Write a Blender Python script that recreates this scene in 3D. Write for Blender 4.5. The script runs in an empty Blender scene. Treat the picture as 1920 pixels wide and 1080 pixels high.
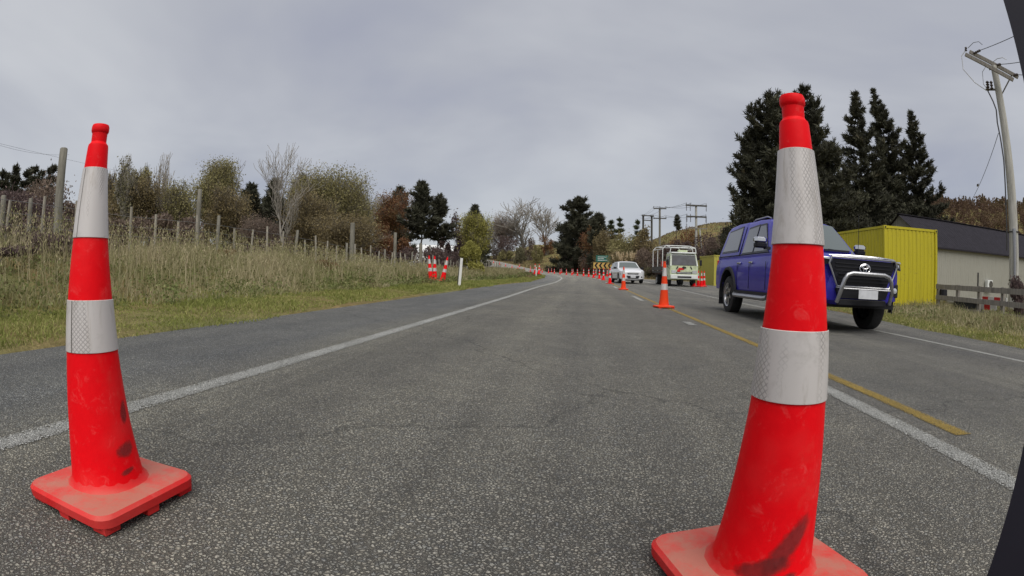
import bpy, bmesh, math, random
import numpy as np
from mathutils import Vector, Matrix, Euler

# ------------------------------------------------------------------ camera, sky, sun, exposure
scene = bpy.context.scene
col = scene.collection
PI = math.pi
F_PX = 960.0           # fisheye scale of the 1920 px wide photograph
CAM_H = 0.65
YAW, PITCH, ROLL = 7.99, 1.61, 1.0

def cam_basis():
    y, p, r = map(math.radians, (YAW, PITCH, ROLL))
    f = np.array([-math.sin(y)*math.cos(p), math.cos(y)*math.cos(p), -math.sin(p)])
    rt = np.cross(f, [0, 0, 1.]); rt /= np.linalg.norm(rt); up = np.cross(rt, f)
    return rt*math.cos(r)+up*math.sin(r), f, -rt*math.sin(r)+up*math.cos(r)
CB = cam_basis()
cd = bpy.data.cameras.new('camera')
cd.type = 'PANO'
cd.panorama_type = 'FISHEYE_LENS_POLYNOMIAL'
cd.sensor_width = 36.0; cd.sensor_fit = 'HORIZONTAL'
cd.fisheye_fov = math.radians(170)
cd.fisheye_polynomial_k0 = 0.0
cd.fisheye_polynomial_k1 = -1.0/(F_PX*36/1920)
cd.fisheye_polynomial_k2 = 0.0; cd.fisheye_polynomial_k3 = 0.0; cd.fisheye_polynomial_k4 = 0.0
cd.clip_start = 0.02; cd.clip_end = 3000
cam = bpy.data.objects.new('camera', cd); col.objects.link(cam)
m = Matrix(((CB[0][0], CB[2][0], -CB[1][0], 0), (CB[0][1], CB[2][1], -CB[1][1], 0), (CB[0][2], CB[2][2], -CB[1][2], CAM_H), (0, 0, 0, 1)))
cam.matrix_world = m
scene.camera = cam

world = bpy.data.worlds.new('World'); scene.world = world; world.use_nodes = True
nt = world.node_tree; N = nt.nodes; Lk = nt.links; N.clear()
SUN_EL, SUN_AZ = 58.0, 160.0       # sun high behind the cloud, behind the camera to the right
out = N.new('ShaderNodeOutputWorld'); bg = N.new('ShaderNodeBackground')
sky = N.new('ShaderNodeTexSky'); sky.sky_type = 'NISHITA'; sky.sun_disc = False
sky.sun_elevation = math.radians(SUN_EL); sky.sun_rotation = math.radians(SUN_AZ)
sk = N.new('ShaderNodeVectorMath'); sk.operation = 'SCALE'; sk.inputs['Scale'].default_value = 0.12
Lk.new(sky.outputs[0], sk.inputs[0])
tc = N.new('ShaderNodeTexCoord')
sep = N.new('ShaderNodeSeparateXYZ'); Lk.new(tc.outputs['Generated'], sep.inputs[0])
mz = N.new('ShaderNodeMath'); mz.operation = 'MAXIMUM'; mz.inputs[1].default_value = 0.0; Lk.new(sep.outputs[2], mz.inputs[0])
ad = N.new('ShaderNodeMath'); ad.operation = 'ADD'; ad.inputs[1].default_value = 0.16; Lk.new(mz.outputs[0], ad.inputs[0])
dx = N.new('ShaderNodeMath'); dx.operation = 'DIVIDE'; Lk.new(sep.outputs[0], dx.inputs[0]); Lk.new(ad.outputs[0], dx.inputs[1])
dy = N.new('ShaderNodeMath'); dy.operation = 'DIVIDE'; Lk.new(sep.outputs[1], dy.inputs[0]); Lk.new(ad.outputs[0], dy.inputs[1])
cmb = N.new('ShaderNodeCombineXYZ'); Lk.new(dx.outputs[0], cmb.inputs[0]); Lk.new(dy.outputs[0], cmb.inputs[1])
no = N.new('ShaderNodeTexNoise'); no.inputs['Scale'].default_value = 0.55; no.inputs['Detail'].default_value = 5; no.inputs['Roughness'].default_value = 0.5; no.inputs['Distortion'].default_value = 0.35
Lk.new(cmb.outputs[0], no.inputs['Vector'])
rp = N.new('ShaderNodeValToRGB'); e = rp.color_ramp.elements
e[0].position = 0.32; e[0].color = (0.345, 0.362, 0.45, 1)
e[1].position = 0.68; e[1].color = (0.62, 0.63, 0.655, 1)
rp.color_ramp.elements.new(0.48).color = (0.46, 0.472, 0.52, 1)
Lk.new(no.outputs['Fac'], rp.inputs[0])
hz = N.new('ShaderNodeMapRange'); hz.inputs['From Min'].default_value = 0.0; hz.inputs['From Max'].default_value = 0.26; hz.inputs['To Min'].default_value = 1.0; hz.inputs['To Max'].default_value = 0.0
hz.interpolation_type = 'SMOOTHSTEP'
Lk.new(mz.outputs[0], hz.inputs['Value'])
hm = N.new('ShaderNodeMath'); hm.operation = 'MULTIPLY'; hm.inputs[1].default_value = 0.6; Lk.new(hz.outputs[0], hm.inputs[0])
mx1 = N.new('ShaderNodeMix'); mx1.data_type = 'RGBA'; Lk.new(hm.outputs[0], mx1.inputs[0]); Lk.new(rp.outputs[0], mx1.inputs[6]); mx1.inputs[7].default_value = (0.53, 0.56, 0.60, 1)
mx2 = N.new('ShaderNodeMix'); mx2.data_type = 'RGBA'; mx2.inputs[0].default_value = 0.9
Lk.new(sk.outputs[0], mx2.inputs[6]); Lk.new(mx1.outputs[2], mx2.inputs[7])
Lk.new(mx2.outputs[2], bg.inputs['Color']); bg.inputs['Strength'].default_value = 0.5
Lk.new(bg.outputs[0], out.inputs[0])

sd = bpy.data.lights.new('sun', 'SUN'); sd.energy = 1.5; sd.angle = math.radians(60); sd.color = (1.0, 0.96, 0.9)
sun = bpy.data.objects.new('sun', sd); col.objects.link(sun)
sa, se = math.radians(SUN_AZ), math.radians(SUN_EL)
sdir = Vector((math.sin(sa)*math.cos(se), math.cos(sa)*math.cos(se), math.sin(se)))
sun.rotation_euler = sdir.to_track_quat('Z', 'Y').to_euler()
scene.view_settings.view_transform = 'Standard'; scene.view_settings.look = 'None'
scene.view_settings.exposure = 1.0; scene.view_settings.gamma = 1.0
scene.view_settings.use_curve_mapping = False
scene.cycles.max_bounces = 5; scene.cycles.transparent_max_bounces = 12
scene.cycles.use_denoising = True

def at(px, py, d):
    """the real point seen at a pixel of the photograph, d metres away along the ground"""
    x = px-960; y = -(py-540); r = math.hypot(x, y)+1e-9; t = r/F_PX
    v = CB[0]*math.sin(t)*x/r+CB[1]*math.cos(t)+CB[2]*math.sin(t)*y/r
    return np.array([0, 0, CAM_H])+v*(d/math.hypot(v[0], v[1]))

# ------------------------------------------------------------------ helpers
ORD = ['first', 'second', 'third', 'fourth', 'fifth', 'sixth', 'seventh', 'eighth', 'ninth', 'tenth', 'eleventh', 'twelfth', 'thirteenth', 'fourteenth', 'fifteenth', 'sixteenth', 'seventeenth', 'eighteenth', 'nineteenth', 'twentieth', 'twenty-first', 'twenty-second']
def tag(o, label=None, cat=None, group=None, kind=None):
    if label: o['label'] = label
    if cat: o['category'] = cat
    if group: o['group'] = group
    if kind: o['kind'] = kind
    return o
def empty(name, loc=(0, 0, 0), rz=0.0, label=None, cat=None, group=None):
    o = bpy.data.objects.new(name, None); col.objects.link(o)
    o.location = loc; o.rotation_euler = (0, 0, rz); o.empty_display_size = 0.2
    return tag(o, label, cat, group)
def copy_tree(o, parent=None):
    c = o.copy(); col.objects.link(c); c.parent = parent
    for ch in [k for k in o.children]:
        copy_tree(ch, c)
    return c
def link(name, me, mat, parent=None):
    if mat is not None:
        for mm in (mat if isinstance(mat, (list, tuple)) else [mat]): me.materials.append(mm)
    o = bpy.data.objects.new(name, me); col.objects.link(o); o.parent = parent
    return o
def npmesh(name, V, F, mat, parent=None, var=None, smooth=False):
    """V (n,3); F list of (m,k) index arrays"""
    me = bpy.data.meshes.new(name); V = np.asarray(V, np.float32)
    if not isinstance(F, list): F = [F]
    F = [np.asarray(f, np.int32) for f in F if len(f)]
    me.vertices.add(len(V)); me.vertices.foreach_set('co', V.ravel())
    tot = sum(f.size for f in F); npoly = sum(len(f) for f in F)
    me.loops.add(tot); me.loops.foreach_set('vertex_index', np.concatenate([f.ravel() for f in F]))
    me.polygons.add(npoly)
    sizes = np.concatenate([np.full(len(f), f.shape[1], np.int32) for f in F])
    starts = np.concatenate([[0], np.cumsum(sizes)[:-1]]).astype(np.int32)
    me.polygons.foreach_set('loop_start', starts); me.polygons.foreach_set('loop_total', sizes)
    if smooth: me.polygons.foreach_set('use_smooth', np.ones(npoly, bool))
    if var is not None:
        a = me.attributes.new('var', 'FLOAT', 'POINT'); a.data.foreach_set('value', np.asarray(var, np.float32))
    me.update(calc_edges=True)
    return link(name, me, mat, parent)

class MB:
    def __init__(s): s.v = []; s.f = []; s.sm = []
    def add(s, vs, fs, sm=False):
        b = len(s.v); s.v += [tuple(p) for p in vs]; s.f += [tuple(b+i for i in f) for f in fs]; s.sm += [sm]*len(fs); return s
    def box(s, c, d, rz=0, rx=0, ry=0, taper=1.0):
        R = Euler((rx, ry, rz)).to_matrix(); vs = []
        for z in (-.5, .5):
            k = taper if z > 0 else 1
            for x, y in ((-.5, -.5), (.5, -.5), (.5, .5), (-.5, .5)):
                vs.append(Vector(c)+R@Vector((x*d[0]*k, y*d[1]*k, z*d[2])))
        return s.add(vs, [(3, 2, 1, 0), (4, 5, 6, 7), (0, 1, 5, 4), (1, 2, 6, 5), (2, 3, 7, 6), (3, 0, 4, 7)])
    def rbox(s, c, d, b=.02, rz=0):
        """box with chamfered upright edges and top"""
        hx, hy, hz = d[0]/2, d[1]/2, d[2]/2; R = Matrix.Rotation(rz, 3, 'Z')
        def ring(hx, hy, bb, z):
            return [R@Vector(p)+Vector(c) for p in ((-hx+bb, -hy, z), (hx-bb, -hy, z), (hx, -hy+bb, z), (hx, hy-bb, z), (hx-bb, hy, z), (-hx+bb, hy, z), (-hx, hy-bb, z), (-hx, -hy+bb, z))]
        rs = [ring(hx-b*.6, hy-b*.6, b, -hz), ring(hx, hy, b, -hz+b*.6), ring(hx, hy, b, hz-b*.6), ring(hx-b*.6, hy-b*.6, b, hz)]
        return s.loft(rs, True, True, sm=False)
    def loft(s, rings, closed=True, caps=False, sm=True):
        n = len(rings[0]); vs = [p for r in rings for p in r]; fs = []
        for i in range(len(rings)-1):
            for j in range(n if closed else n-1):
                k = (j+1) % n
                fs.append((i*n+j, i*n+k, (i+1)*n+k, (i+1)*n+j))
        s.add(vs, fs, sm)
        if caps:
            b = len(s.v)-len(vs)
            s.f.append(tuple(b+j for j in range(n))[::-1]); s.sm.append(False)
            s.f.append(tuple(b+(len(rings)-1)*n+j for j in range(n))); s.sm.append(False)
        return s
    def lathe(s, prof, n=24, c=(0, 0, 0), axis='z', caps=True):
        rings = []
        for r, h in prof:
            ring = []
            for k in range(n):
                a = 2*PI*k/n; x, y = r*math.cos(a), r*math.sin(a)
                p = {'z': (x, y, h), 'x': (h, x, y), 'y': (y, h, x)}[axis]
                ring.append((c[0]+p[0], c[1]+p[1], c[2]+p[2]))
            rings.append(ring)
        return s.loft(rings, True, caps)
    def tube(s, pts, r, n=8, caps=True):
        pts = [Vector(p) for p in pts]; rr = r if isinstance(r, (list, tuple)) else [r]*len(pts); rings = []
        side = None
        for i, p in enumerate(pts):
            d = (pts[min(i+1, len(pts)-1)]-pts[max(i-1, 0)]).normalized()
            if side is None: side = d.cross(Vector((0, 0, 1)) if abs(d.z) < .9 else Vector((1, 0, 0))).normalized()
            side = (side-d*side.dot(d)).normalized(); up = d.cross(side)
            rings.append([p+(side*math.cos(2*PI*k/n)+up*math.sin(2*PI*k/n))*rr[i] for k in range(n)])
        return s.loft(rings, True, caps)
    def poly(s, pts, th=None, n=None):
        """planar polygon, thickened along n"""
        if th is None: return s.add(pts, [tuple(range(len(pts)))])
        nn = Vector(n)*th; a = [Vector(p) for p in pts]; b = [p+nn for p in a]; k = len(a)
        return s.add(a+b, [tuple(range(k))[::-1], tuple(range(k, 2*k))]+[(i, (i+1) % k, k+(i+1) % k, k+i) for i in range(k)])
    def build(s, name, mat, parent=None, angle=40):
        me = bpy.data.meshes.new(name); me.from_pydata([tuple(p) for p in s.v], [], s.f)
        me.polygons.foreach_set('use_smooth', s.sm)
        if any(s.sm):
            try: me.set_sharp_from_angle(angle=math.radians(angle))
            except Exception: pass
        bm = bmesh.new(); bm.from_mesh(me); bmesh.ops.recalc_face_normals(bm, faces=bm.faces); bm.to_mesh(me); bm.free()
        me.update()
        return link(name, me, mat, parent)

# ------------------------------------------------------------------ materials
def new_mat(name):
    mt = bpy.data.materials.new(name); mt.use_nodes = True
    t = mt.node_tree; b = t.nodes['Principled BSDF']
    return mt, t, b
def noise(t, scale, detail=4, rough=.55, vec=None, dist=0):
    n = t.nodes.new('ShaderNodeTexNoise'); n.inputs['Scale'].default_value = scale; n.inputs['Detail'].default_value = detail
    n.inputs['Roughness'].default_value = rough; n.inputs['Distortion'].default_value = dist
    if vec: t.links.new(vec, n.inputs['Vector'])
    return n
def ramp(t, fac, stops):
    r = t.nodes.new('ShaderNodeValToRGB'); el = r.color_ramp.elements
    el[0].position, el[0].color = stops[0][0], (*stops[0][1], 1); el[1].position, el[1].color = stops[-1][0], (*stops[-1][1], 1)
    for p, c in stops[1:-1]: el.new(p).color = (*c, 1)
    t.links.new(fac, r.inputs[0]); return r
def mixc(t, fac, a, b, mode='MIX'):
    x = t.nodes.new('ShaderNodeMix'); x.data_type = 'RGBA'; x.blend_type = mode
    for sock, v in ((0, fac), (6, a), (7, b)):
        if hasattr(v, 'links'): t.links.new(v, x.inputs[sock])
        elif sock == 0: x.inputs[0].default_value = v
        else: x.inputs[sock].default_value = (*v, 1)
    return x.outputs[2]
def math_n(t, op, a, b=None, clamp=False):
    x = t.nodes.new('ShaderNodeMath'); x.operation = op; x.use_clamp = clamp
    for i, v in enumerate((a, b)):
        if v is None: continue
        if hasattr(v, 'links'): t.links.new(v, x.inputs[i])
        else: x.inputs[i].default_value = v
    return x.outputs[0]
def coords(t, kind='Object'):
    return t.nodes.new('ShaderNodeTexCoord').outputs[kind]
def geo_pos(t):
    return t.nodes.new('ShaderNodeNewGeometry').outputs['Position']
def bump(t, h, strength, dist, b):
    n = t.nodes.new('ShaderNodeBump'); n.inputs['Strength'].default_value = strength; n.inputs['Distance'].default_value = dist
    t.links.new(h, n.inputs['Height']); t.links.new(n.outputs[0], b.inputs['Normal']); return n
def plain(name, c, rough=.6, metal=0, var=.12, scale=8, spec=.5, coat=0, bstr=0):
    mt, t, b = new_mat(name); v = coords(t)
    n = noise(t, scale, 5, .6, v)
    r = ramp(t, n.outputs['Fac'], [(.3, tuple(x*(1-var) for x in c)), (.7, tuple(min(1, x*(1+var)) for x in c))])
    t.links.new(r.outputs[0], b.inputs['Base Color'])
    b.inputs['Roughness'].default_value = rough; b.inputs['Metallic'].default_value = metal
    b.inputs['Specular IOR Level'].default_value = spec; b.inputs['Coat Weight'].default_value = coat; b.inputs['Coat Roughness'].default_value = .05
    if bstr: bump(t, n.outputs['Fac'], bstr, .01, b)
    return mt
def leafy(name, stops, rough=.75, trans=.3, nscale=.6, gain=1.7):
    """foliage: per-leaf value (attribute var) mixed with slow patches of the kind's own colours"""
    mt, t, b = new_mat(name)
    a = t.nodes.new('ShaderNodeAttribute'); a.attribute_name = 'var'
    n = noise(t, nscale, 3, .5, coords(t))
    s1 = math_n(t, 'MULTIPLY', a.outputs['Fac'], .62); n2 = math_n(t, 'SUBTRACT', n.outputs['Fac'], .28)
    s = math_n(t, 'ADD', s1, math_n(t, 'MULTIPLY', n2, .85), True)
    r = ramp(t, s, [(p_, tuple(min(.9, x_*gain) for x_ in c_)) for p_, c_ in stops]); t.links.new(r.outputs[0], b.inputs['Base Color'])
    b.inputs['Roughness'].default_value = rough; b.inputs['Specular IOR Level'].default_value = .2
    if trans:
        tl = t.nodes.new('ShaderNodeBsdfTranslucent'); t.links.new(r.outputs[0], tl.inputs[0])
        ms = t.nodes.new('ShaderNodeMixShader'); ms.inputs[0].default_value = trans
        t.links.new(b.outputs[0], ms.inputs[1]); t.links.new(tl.outputs[0], ms.inputs[2])
        t.links.new(ms.outputs[0], t.nodes['Material Output'].inputs[0])
    return mt

def chip_nodes(t, pos):
    """chip seal: rounded stones set in dark bitumen; returns colour, height"""
    wob = noise(t, 85, 3, .6, pos)
    vm = t.nodes.new('ShaderNodeVectorMath'); vm.operation = 'SCALE'; vm.inputs['Scale'].default_value = .019; t.links.new(wob.outputs['Color'], vm.inputs[0])
    va = t.nodes.new('ShaderNodeVectorMath'); va.operation = 'ADD'; t.links.new(pos, va.inputs[0]); t.links.new(vm.outputs[0], va.inputs[1])
    v1 = t.nodes.new('ShaderNodeTexVoronoi'); v1.feature = 'F1'; v1.inputs['Scale'].default_value = 90; t.links.new(va.outputs[0], v1.inputs['Vector'])
    v2 = t.nodes.new('ShaderNodeTexVoronoi'); v2.feature = 'DISTANCE_TO_EDGE'; v2.inputs['Scale'].default_value = 90; t.links.new(va.outputs[0], v2.inputs['Vector'])
    sc = t.nodes.new('ShaderNodeSeparateColor'); t.links.new(v1.outputs['Color'], sc.inputs[0])
    stone = ramp(t, sc.outputs[0], [(0, (.35, .358, .352)), (.3, (.42, .418, .382)), (.6, (.45, .44, .39)), (.85, (.49, .47, .41)), (1, (.55, .54, .49))])
    edge = ramp(t, v2.outputs['Distance'], [(.0, (0, 0, 0)), (.22, (1, 1, 1))])
    # some stones are sunk or missing
    sunk = math_n(t, 'GREATER_THAN', sc.outputs[1], .07)
    msk = math_n(t, 'MULTIPLY', edge.outputs[0], math_n(t, 'ADD', math_n(t, 'MULTIPLY', sunk, .75), .25))
    c = mixc(t, msk, (.125, .12, .108), stone.outputs[0])
    dome = math_n(t, 'SUBTRACT', 1.0, math_n(t, 'MULTIPLY', v1.outputs['Distance'], 1.0))
    fine = noise(t, 260, 3, .6, pos)
    h = math_n(t, 'MULTIPLY', msk, math_n(t, 'ADD', math_n(t, 'ADD', dome, math_n(t, 'MULTIPLY', sc.outputs[2], .9)), math_n(t, 'MULTIPLY', fine.outputs['Fac'], .5)))
    return c, h, msk, sc
def asphalt():
    mt, t, b = new_mat('chip seal'); pos = geo_pos(t)
    c, h, msk, sc = chip_nodes(t, pos)
    n = noise(t, .5, 5, .6, pos); n2 = noise(t, 3.5, 4, .6, pos)
    # wheel tracks polished a little darker and patches of bleeding bitumen, both along the lane
    mp = t.nodes.new('ShaderNodeMapping'); mp.inputs['Scale'].default_value = (1.4, .06, 1); t.links.new(pos, mp.inputs[0])
    n3 = noise(t, 1.0, 3, .5, mp.outputs[0])
    w = ramp(t, n.outputs['Fac'], [(.3, (.80, .80, .82)), (.7, (1.1, 1.08, 1.04))])
    w3 = ramp(t, n3.outputs['Fac'], [(.35, (.84, .84, .86)), (.65, (1.08, 1.07, 1.05))])
    w2 = ramp(t, n2.outputs['Fac'], [(.3, (.88, .88, .88)), (.7, (1.08, 1.08, 1.06))])
    c = mixc(t, 1.0, c, w.outputs[0], 'MULTIPLY'); c = mixc(t, 1.0, c, w2.outputs[0], 'MULTIPLY'); c = mixc(t, 1.0, c, w3.outputs[0], 'MULTIPLY')
    la = t.nodes.new('ShaderNodeAttribute'); la.attribute_name = 'lateral'      # metres right of the centre line
    lw_ = noise(t, .9, 3, .6, pos)
    wl = math_n(t, 'ADD', la.outputs['Fac'], math_n(t, 'MULTIPLY', math_n(t, 'SUBTRACT', lw_.outputs['Fac'], .5), .5))
    # old shoulder seal is bluer and darker; tyre tracks are smoother; oil strip between them
    sh_ = ramp(t, math_n(t, 'MULTIPLY', math_n(t, 'ADD', wl, 5.5), .1), [(.0, (.80, .83, .88)), (.13, (.84, .88, .95)), (.18, (1.0, 1.0, .97)), (.24, (.90, .895, .87)), (.30, (1.04, 1.03, .99)), (.365, (.97, .965, .94)), (.42, (1.03, 1.02, .98)), (.47, (.91, .90, .88)), (.53, (1.03, 1.02, 1.0)), (.58, (1.02, 1.02, 1.0)), (.64, (.88, .88, .88)), (.72, (1.0, 1.0, 1.0)), (.80, (.88, .88, .89)), (.90, (.92, .93, .96))])
    c = mixc(t, 1.0, c, sh_.outputs[0], 'MULTIPLY')
    # bitumen bleed: stones partly drowned in irregular patches
    bl = noise(t, 1.1, 6, .7, mp.outputs[0], .6); bm_ = ramp(t, bl.outputs['Fac'], [(.58, (0, 0, 0)), (.74, (1, 1, 1))])
    c = mixc(t, math_n(t, 'MULTIPLY', bm_.outputs[0], .45), c, (.10, .097, .088))
    # thin wandering crack sealed long ago
    cv = t.nodes.new('ShaderNodeTexVoronoi'); cv.feature = 'DISTANCE_TO_EDGE'; cv.inputs['Scale'].default_value = .22
    cw = noise(t, 1.4, 5, .6, pos); cs_ = t.nodes.new('ShaderNodeVectorMath'); cs_.operation = 'SCALE'; cs_.inputs['Scale'].default_value = .9; t.links.new(cw.outputs['Color'], cs_.inputs[0])
    ca_ = t.nodes.new('ShaderNodeVectorMath'); ca_.operation = 'ADD'; t.links.new(pos, ca_.inputs[0]); t.links.new(cs_.outputs[0], ca_.inputs[1]); t.links.new(ca_.outputs[0], cv.inputs['Vector'])
    ck = ramp(t, cv.outputs['Distance'], [(.0, (1, 1, 1)), (.0035, (0, 0, 0))]); c = mixc(t, math_n(t, 'MULTIPLY', ck.outputs[0], .45), c, (.04, .04, .038))
    t.links.new(c, b.inputs['Base Color']); b.inputs['Roughness'].default_value = .78; b.inputs['Specular IOR Level'].default_value = .35
    bump(t, h, 1.0, .013, b)
    return mt
def paint(name, base, dirt, cover=.35, edge_w=.5):
    """road paint lying on the tops of the chips; thin and ragged at the sheet's edges (uv x runs across)"""
    mt, t, b = new_mat(name); pos = geo_pos(t)
    c, h, msk, sc = chip_nodes(t, pos)
    n = noise(t, 25, 4, .65, pos); n2 = noise(t, 2.2, 4, .6, pos)
    cc = mixc(t, n2.outputs['Fac'], base, dirt)
    n5 = noise(t, 120, 2, .6, pos); cc = mixc(t, math_n(t, 'MULTIPLY', n5.outputs['Fac'], .5), cc, dirt)
    t.links.new(cc, b.inputs['Base Color']); b.inputs['Roughness'].default_value = .6
    bump(t, h, 1.0, .010, b)
    uv = t.nodes.new('ShaderNodeAttribute'); uv.attribute_name = 'across'       # 0 centre .. 1 edge
    e = math_n(t, 'MULTIPLY', math_n(t, 'POWER', uv.outputs['Fac'], 4.0), edge_w)
    wear = math_n(t, 'MULTIPLY', n2.outputs['Fac'], .35)
    thr = math_n(t, 'ADD', math_n(t, 'ADD', cover, wear), e)
    cov = math_n(t, 'ADD', math_n(t, 'MULTIPLY', msk, math_n(t, 'ADD', math_n(t, 'MULTIPLY', sc.outputs[2], .45), .6)), math_n(t, 'MULTIPLY', n.outputs['Fac'], .3))
    al = math_n(t, 'MULTIPLY', math_n(t, 'SUBTRACT', cov, thr), 6.0, True)
    t.links.new(al, b.inputs['Alpha'])
    return mt
M_ROAD = asphalt()
M_WHITE = paint('worn white road paint', (.74, .74, .70), (.50, .50, .46), .0, .5)
M_WHITE2 = paint('thin white road paint', (.56, .56, .52), (.40, .40, .36), .26, .6)
M_YEL = paint('worn yellow road paint', (.62, .42, .07), (.44, .30, .06), .0, .5)

def ground_mat():
    mt, t, b = new_mat('turf and soil'); pos = geo_pos(t)
    n = noise(t, .35, 5, .6, pos); n2 = noise(t, 4, 5, .65, pos); n3 = noise(t, 40, 3, .6, pos)
    g = ramp(t, n2.outputs['Fac'], [(.25, (.12, .105, .05)), (.5, (.19, .16, .085)), (.75, (.28, .225, .13))])
    g2 = ramp(t, n.outputs['Fac'], [(.35, (.8, 1.0, .7)), (.65, (1.15, 1.0, .85))])
    c = mixc(t, 1, g.outputs[0], g2.outputs[0], 'MULTIPLY')
    f = ramp(t, n3.outputs['Fac'], [(.3, (.7, .7, .7)), (.7, (1.2, 1.2, 1.2))]); c = mixc(t, 1, c, f.outputs[0], 'MULTIPLY')
    t.links.new(c, b.inputs['Base Color']); b.inputs['Roughness'].default_value = .95; b.inputs['Specular IOR Level'].default_value = .1
    bump(t, n3.outputs['Fac'], .8, .05, b); return mt
M_GROUND = ground_mat()

M_CONE = None
def cone_plastic(name, c1, c2, dirty=.35, height_dirt=False):
    mt, t, b = new_mat(name); v = coords(t)
    n = noise(t, 7, 6, .7, v, .3); n2 = noise(t, 45, 4, .6, v); n3 = noise(t, 3.0, 3, .5, v)
    c = mixc(t, n2.outputs['Fac'], c1, c2)
    fade = ramp(t, n3.outputs['Fac'], [(.5, (0, 0, 0)), (.68, (1, 1, 1))])
    c = mixc(t, math_n(t, 'MULTIPLY', fade.outputs[0], .22), c, (.78, .12, .11))
    n7 = noise(t, 22, 5, .75, v, .6); f7 = ramp(t, n7.outputs['Fac'], [(.56, (0, 0, 0)), (.72, (1, 1, 1))]); c = mixc(t, math_n(t, 'MULTIPLY', f7.outputs[0], .30), c, (.85, .15, .14))
    d = ramp(t, n.outputs['Fac'], [(.40 if dirty > .5 else .56, (0, 0, 0)), (.58 if dirty > .5 else .70, (1, 1, 1))])
    if dirty > .5:      # road dust lies on what faces up
        sn = t.nodes.new('ShaderNodeSeparateXYZ'); t.links.new(t.nodes.new('ShaderNodeNewGeometry').outputs['Normal'], sn.inputs[0])
        upf = ramp(t, sn.outputs[2], [(.6, (.12, .12, .12)), (.95, (1, 1, 1))]); df = math_n(t, 'MULTIPLY', math_n(t, 'ADD', math_n(t, 'MULTIPLY', d.outputs[0], .6), .3), upf.outputs[0])
        c = mixc(t, math_n(t, 'MULTIPLY', df, .8), c, (.36, .215, .155))
    else: c = mixc(t, math_n(t, 'MULTIPLY', d.outputs[0], dirty), c, (.30, .17, .12))
    t.links.new(c, b.inputs['Base Color']); b.inputs['Roughness'].default_value = .5; b.inputs['Specular IOR Level'].default_value = .12
    bump(t, n2.outputs['Fac'], .15, .004, b); return mt
M_CRED = cone_plastic('cone red plastic', (.86, .003, .008), (.74, .002, .007), .12)
M_CRED_DIRTY = cone_plastic('dusty cone base plastic', (.70, .012, .018), (.60, .02, .02), .75)
M_CORANGE = cone_plastic('cone orange plastic', (.78, .07, .015), (.72, .045, .012), .2)
def sleeve():
    mt, t, b = new_mat('reflective sleeve'); v = coords(t, 'Generated')
    at_ = t.nodes.new('ShaderNodeAttribute'); at_.attribute_name = 'uvw'
    # honeycomb embossing
    v1 = t.nodes.new('ShaderNodeTexVoronoi'); v1.feature = 'DISTANCE_TO_EDGE'; v1.inputs['Scale'].default_value = 1; v1.inputs['Randomness'].default_value = 0
    mp = t.nodes.new('ShaderNodeMapping'); mp.inputs['Scale'].default_value = (110, 110, 1); mp.inputs['Rotation'].default_value = (0, 0, .78)
    t.links.new(at_.outputs['Vector'], mp.inputs[0]); t.links.new(mp.outputs[0], v1.inputs['Vector'])
    cell = ramp(t, v1.outputs['Distance'], [(.06, (.30, .28, .27)), (.17, (.56, .53, .51))])
    n = noise(t, 9, 5, .7, coords(t), .4); m3 = t.nodes.new('ShaderNodeMapping'); m3.inputs['Scale'].default_value = (16, 16, 2.2); t.links.new(coords(t), m3.inputs[0]); n3 = noise(t, 1.0, 3, .55, m3.outputs[0])
    n6 = noise(t, 1.8, 6, .75, m3.outputs[0], .5)
    pm = ramp(t, n3.outputs['Fac'], [(.50, (0, 0, 0)), (.58, (1, 1, 1))])
    c = mixc(t, math_n(t, 'MULTIPLY', pm.outputs[0], .9), (.58, .55, .53), cell.outputs[0])
    d = ramp(t, n.outputs['Fac'], [(.52, (0, 0, 0)), (.72, (1, 1, 1))])
    c = mixc(t, math_n(t, 'MULTIPLY', d.outputs[0], .55), c, (.30, .28, .25))
    d6 = ramp(t, n6.outputs['Fac'], [(.55, (0, 0, 0)), (.70, (1, 1, 1))]); c = mixc(t, math_n(t, 'MULTIPLY', d6.outputs[0], .55), c, (.33, .29, .24))
    t.links.new(c, b.inputs['Base Color']); b.inputs['Roughness'].default_value = .42; b.inputs['Metallic'].default_value = .1
    bump(t, math_n(t, 'MULTIPLY', v1.outputs['Distance'], pm.outputs[0]), .2, .002, b); return mt
M_SLEEVE = sleeve()
M_SCUFF = plain('black rubber scuff', (.16, .02, .02), .8, var=.4, scale=60)
_t = M_SCUFF.node_tree; _n = noise(_t, 34, 5, .7, coords(_t)); _a = _t.nodes.new('ShaderNodeAttribute'); _a.attribute_name = 'soft'
_f = math_n(_t, 'MULTIPLY', math_n(_t, 'SUBTRACT', math_n(_t, 'ADD', math_n(_t, 'MULTIPLY', _a.outputs['Fac'], 1.1), _n.outputs['Fac']), .75), 2.2, True)
_t.links.new(math_n(_t, 'MULTIPLY', _f, .6), _t.nodes['Principled BSDF'].inputs['Alpha'])
M_SEAM = plain('dark sleeve seam', (.12, .11, .10), .8)

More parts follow.
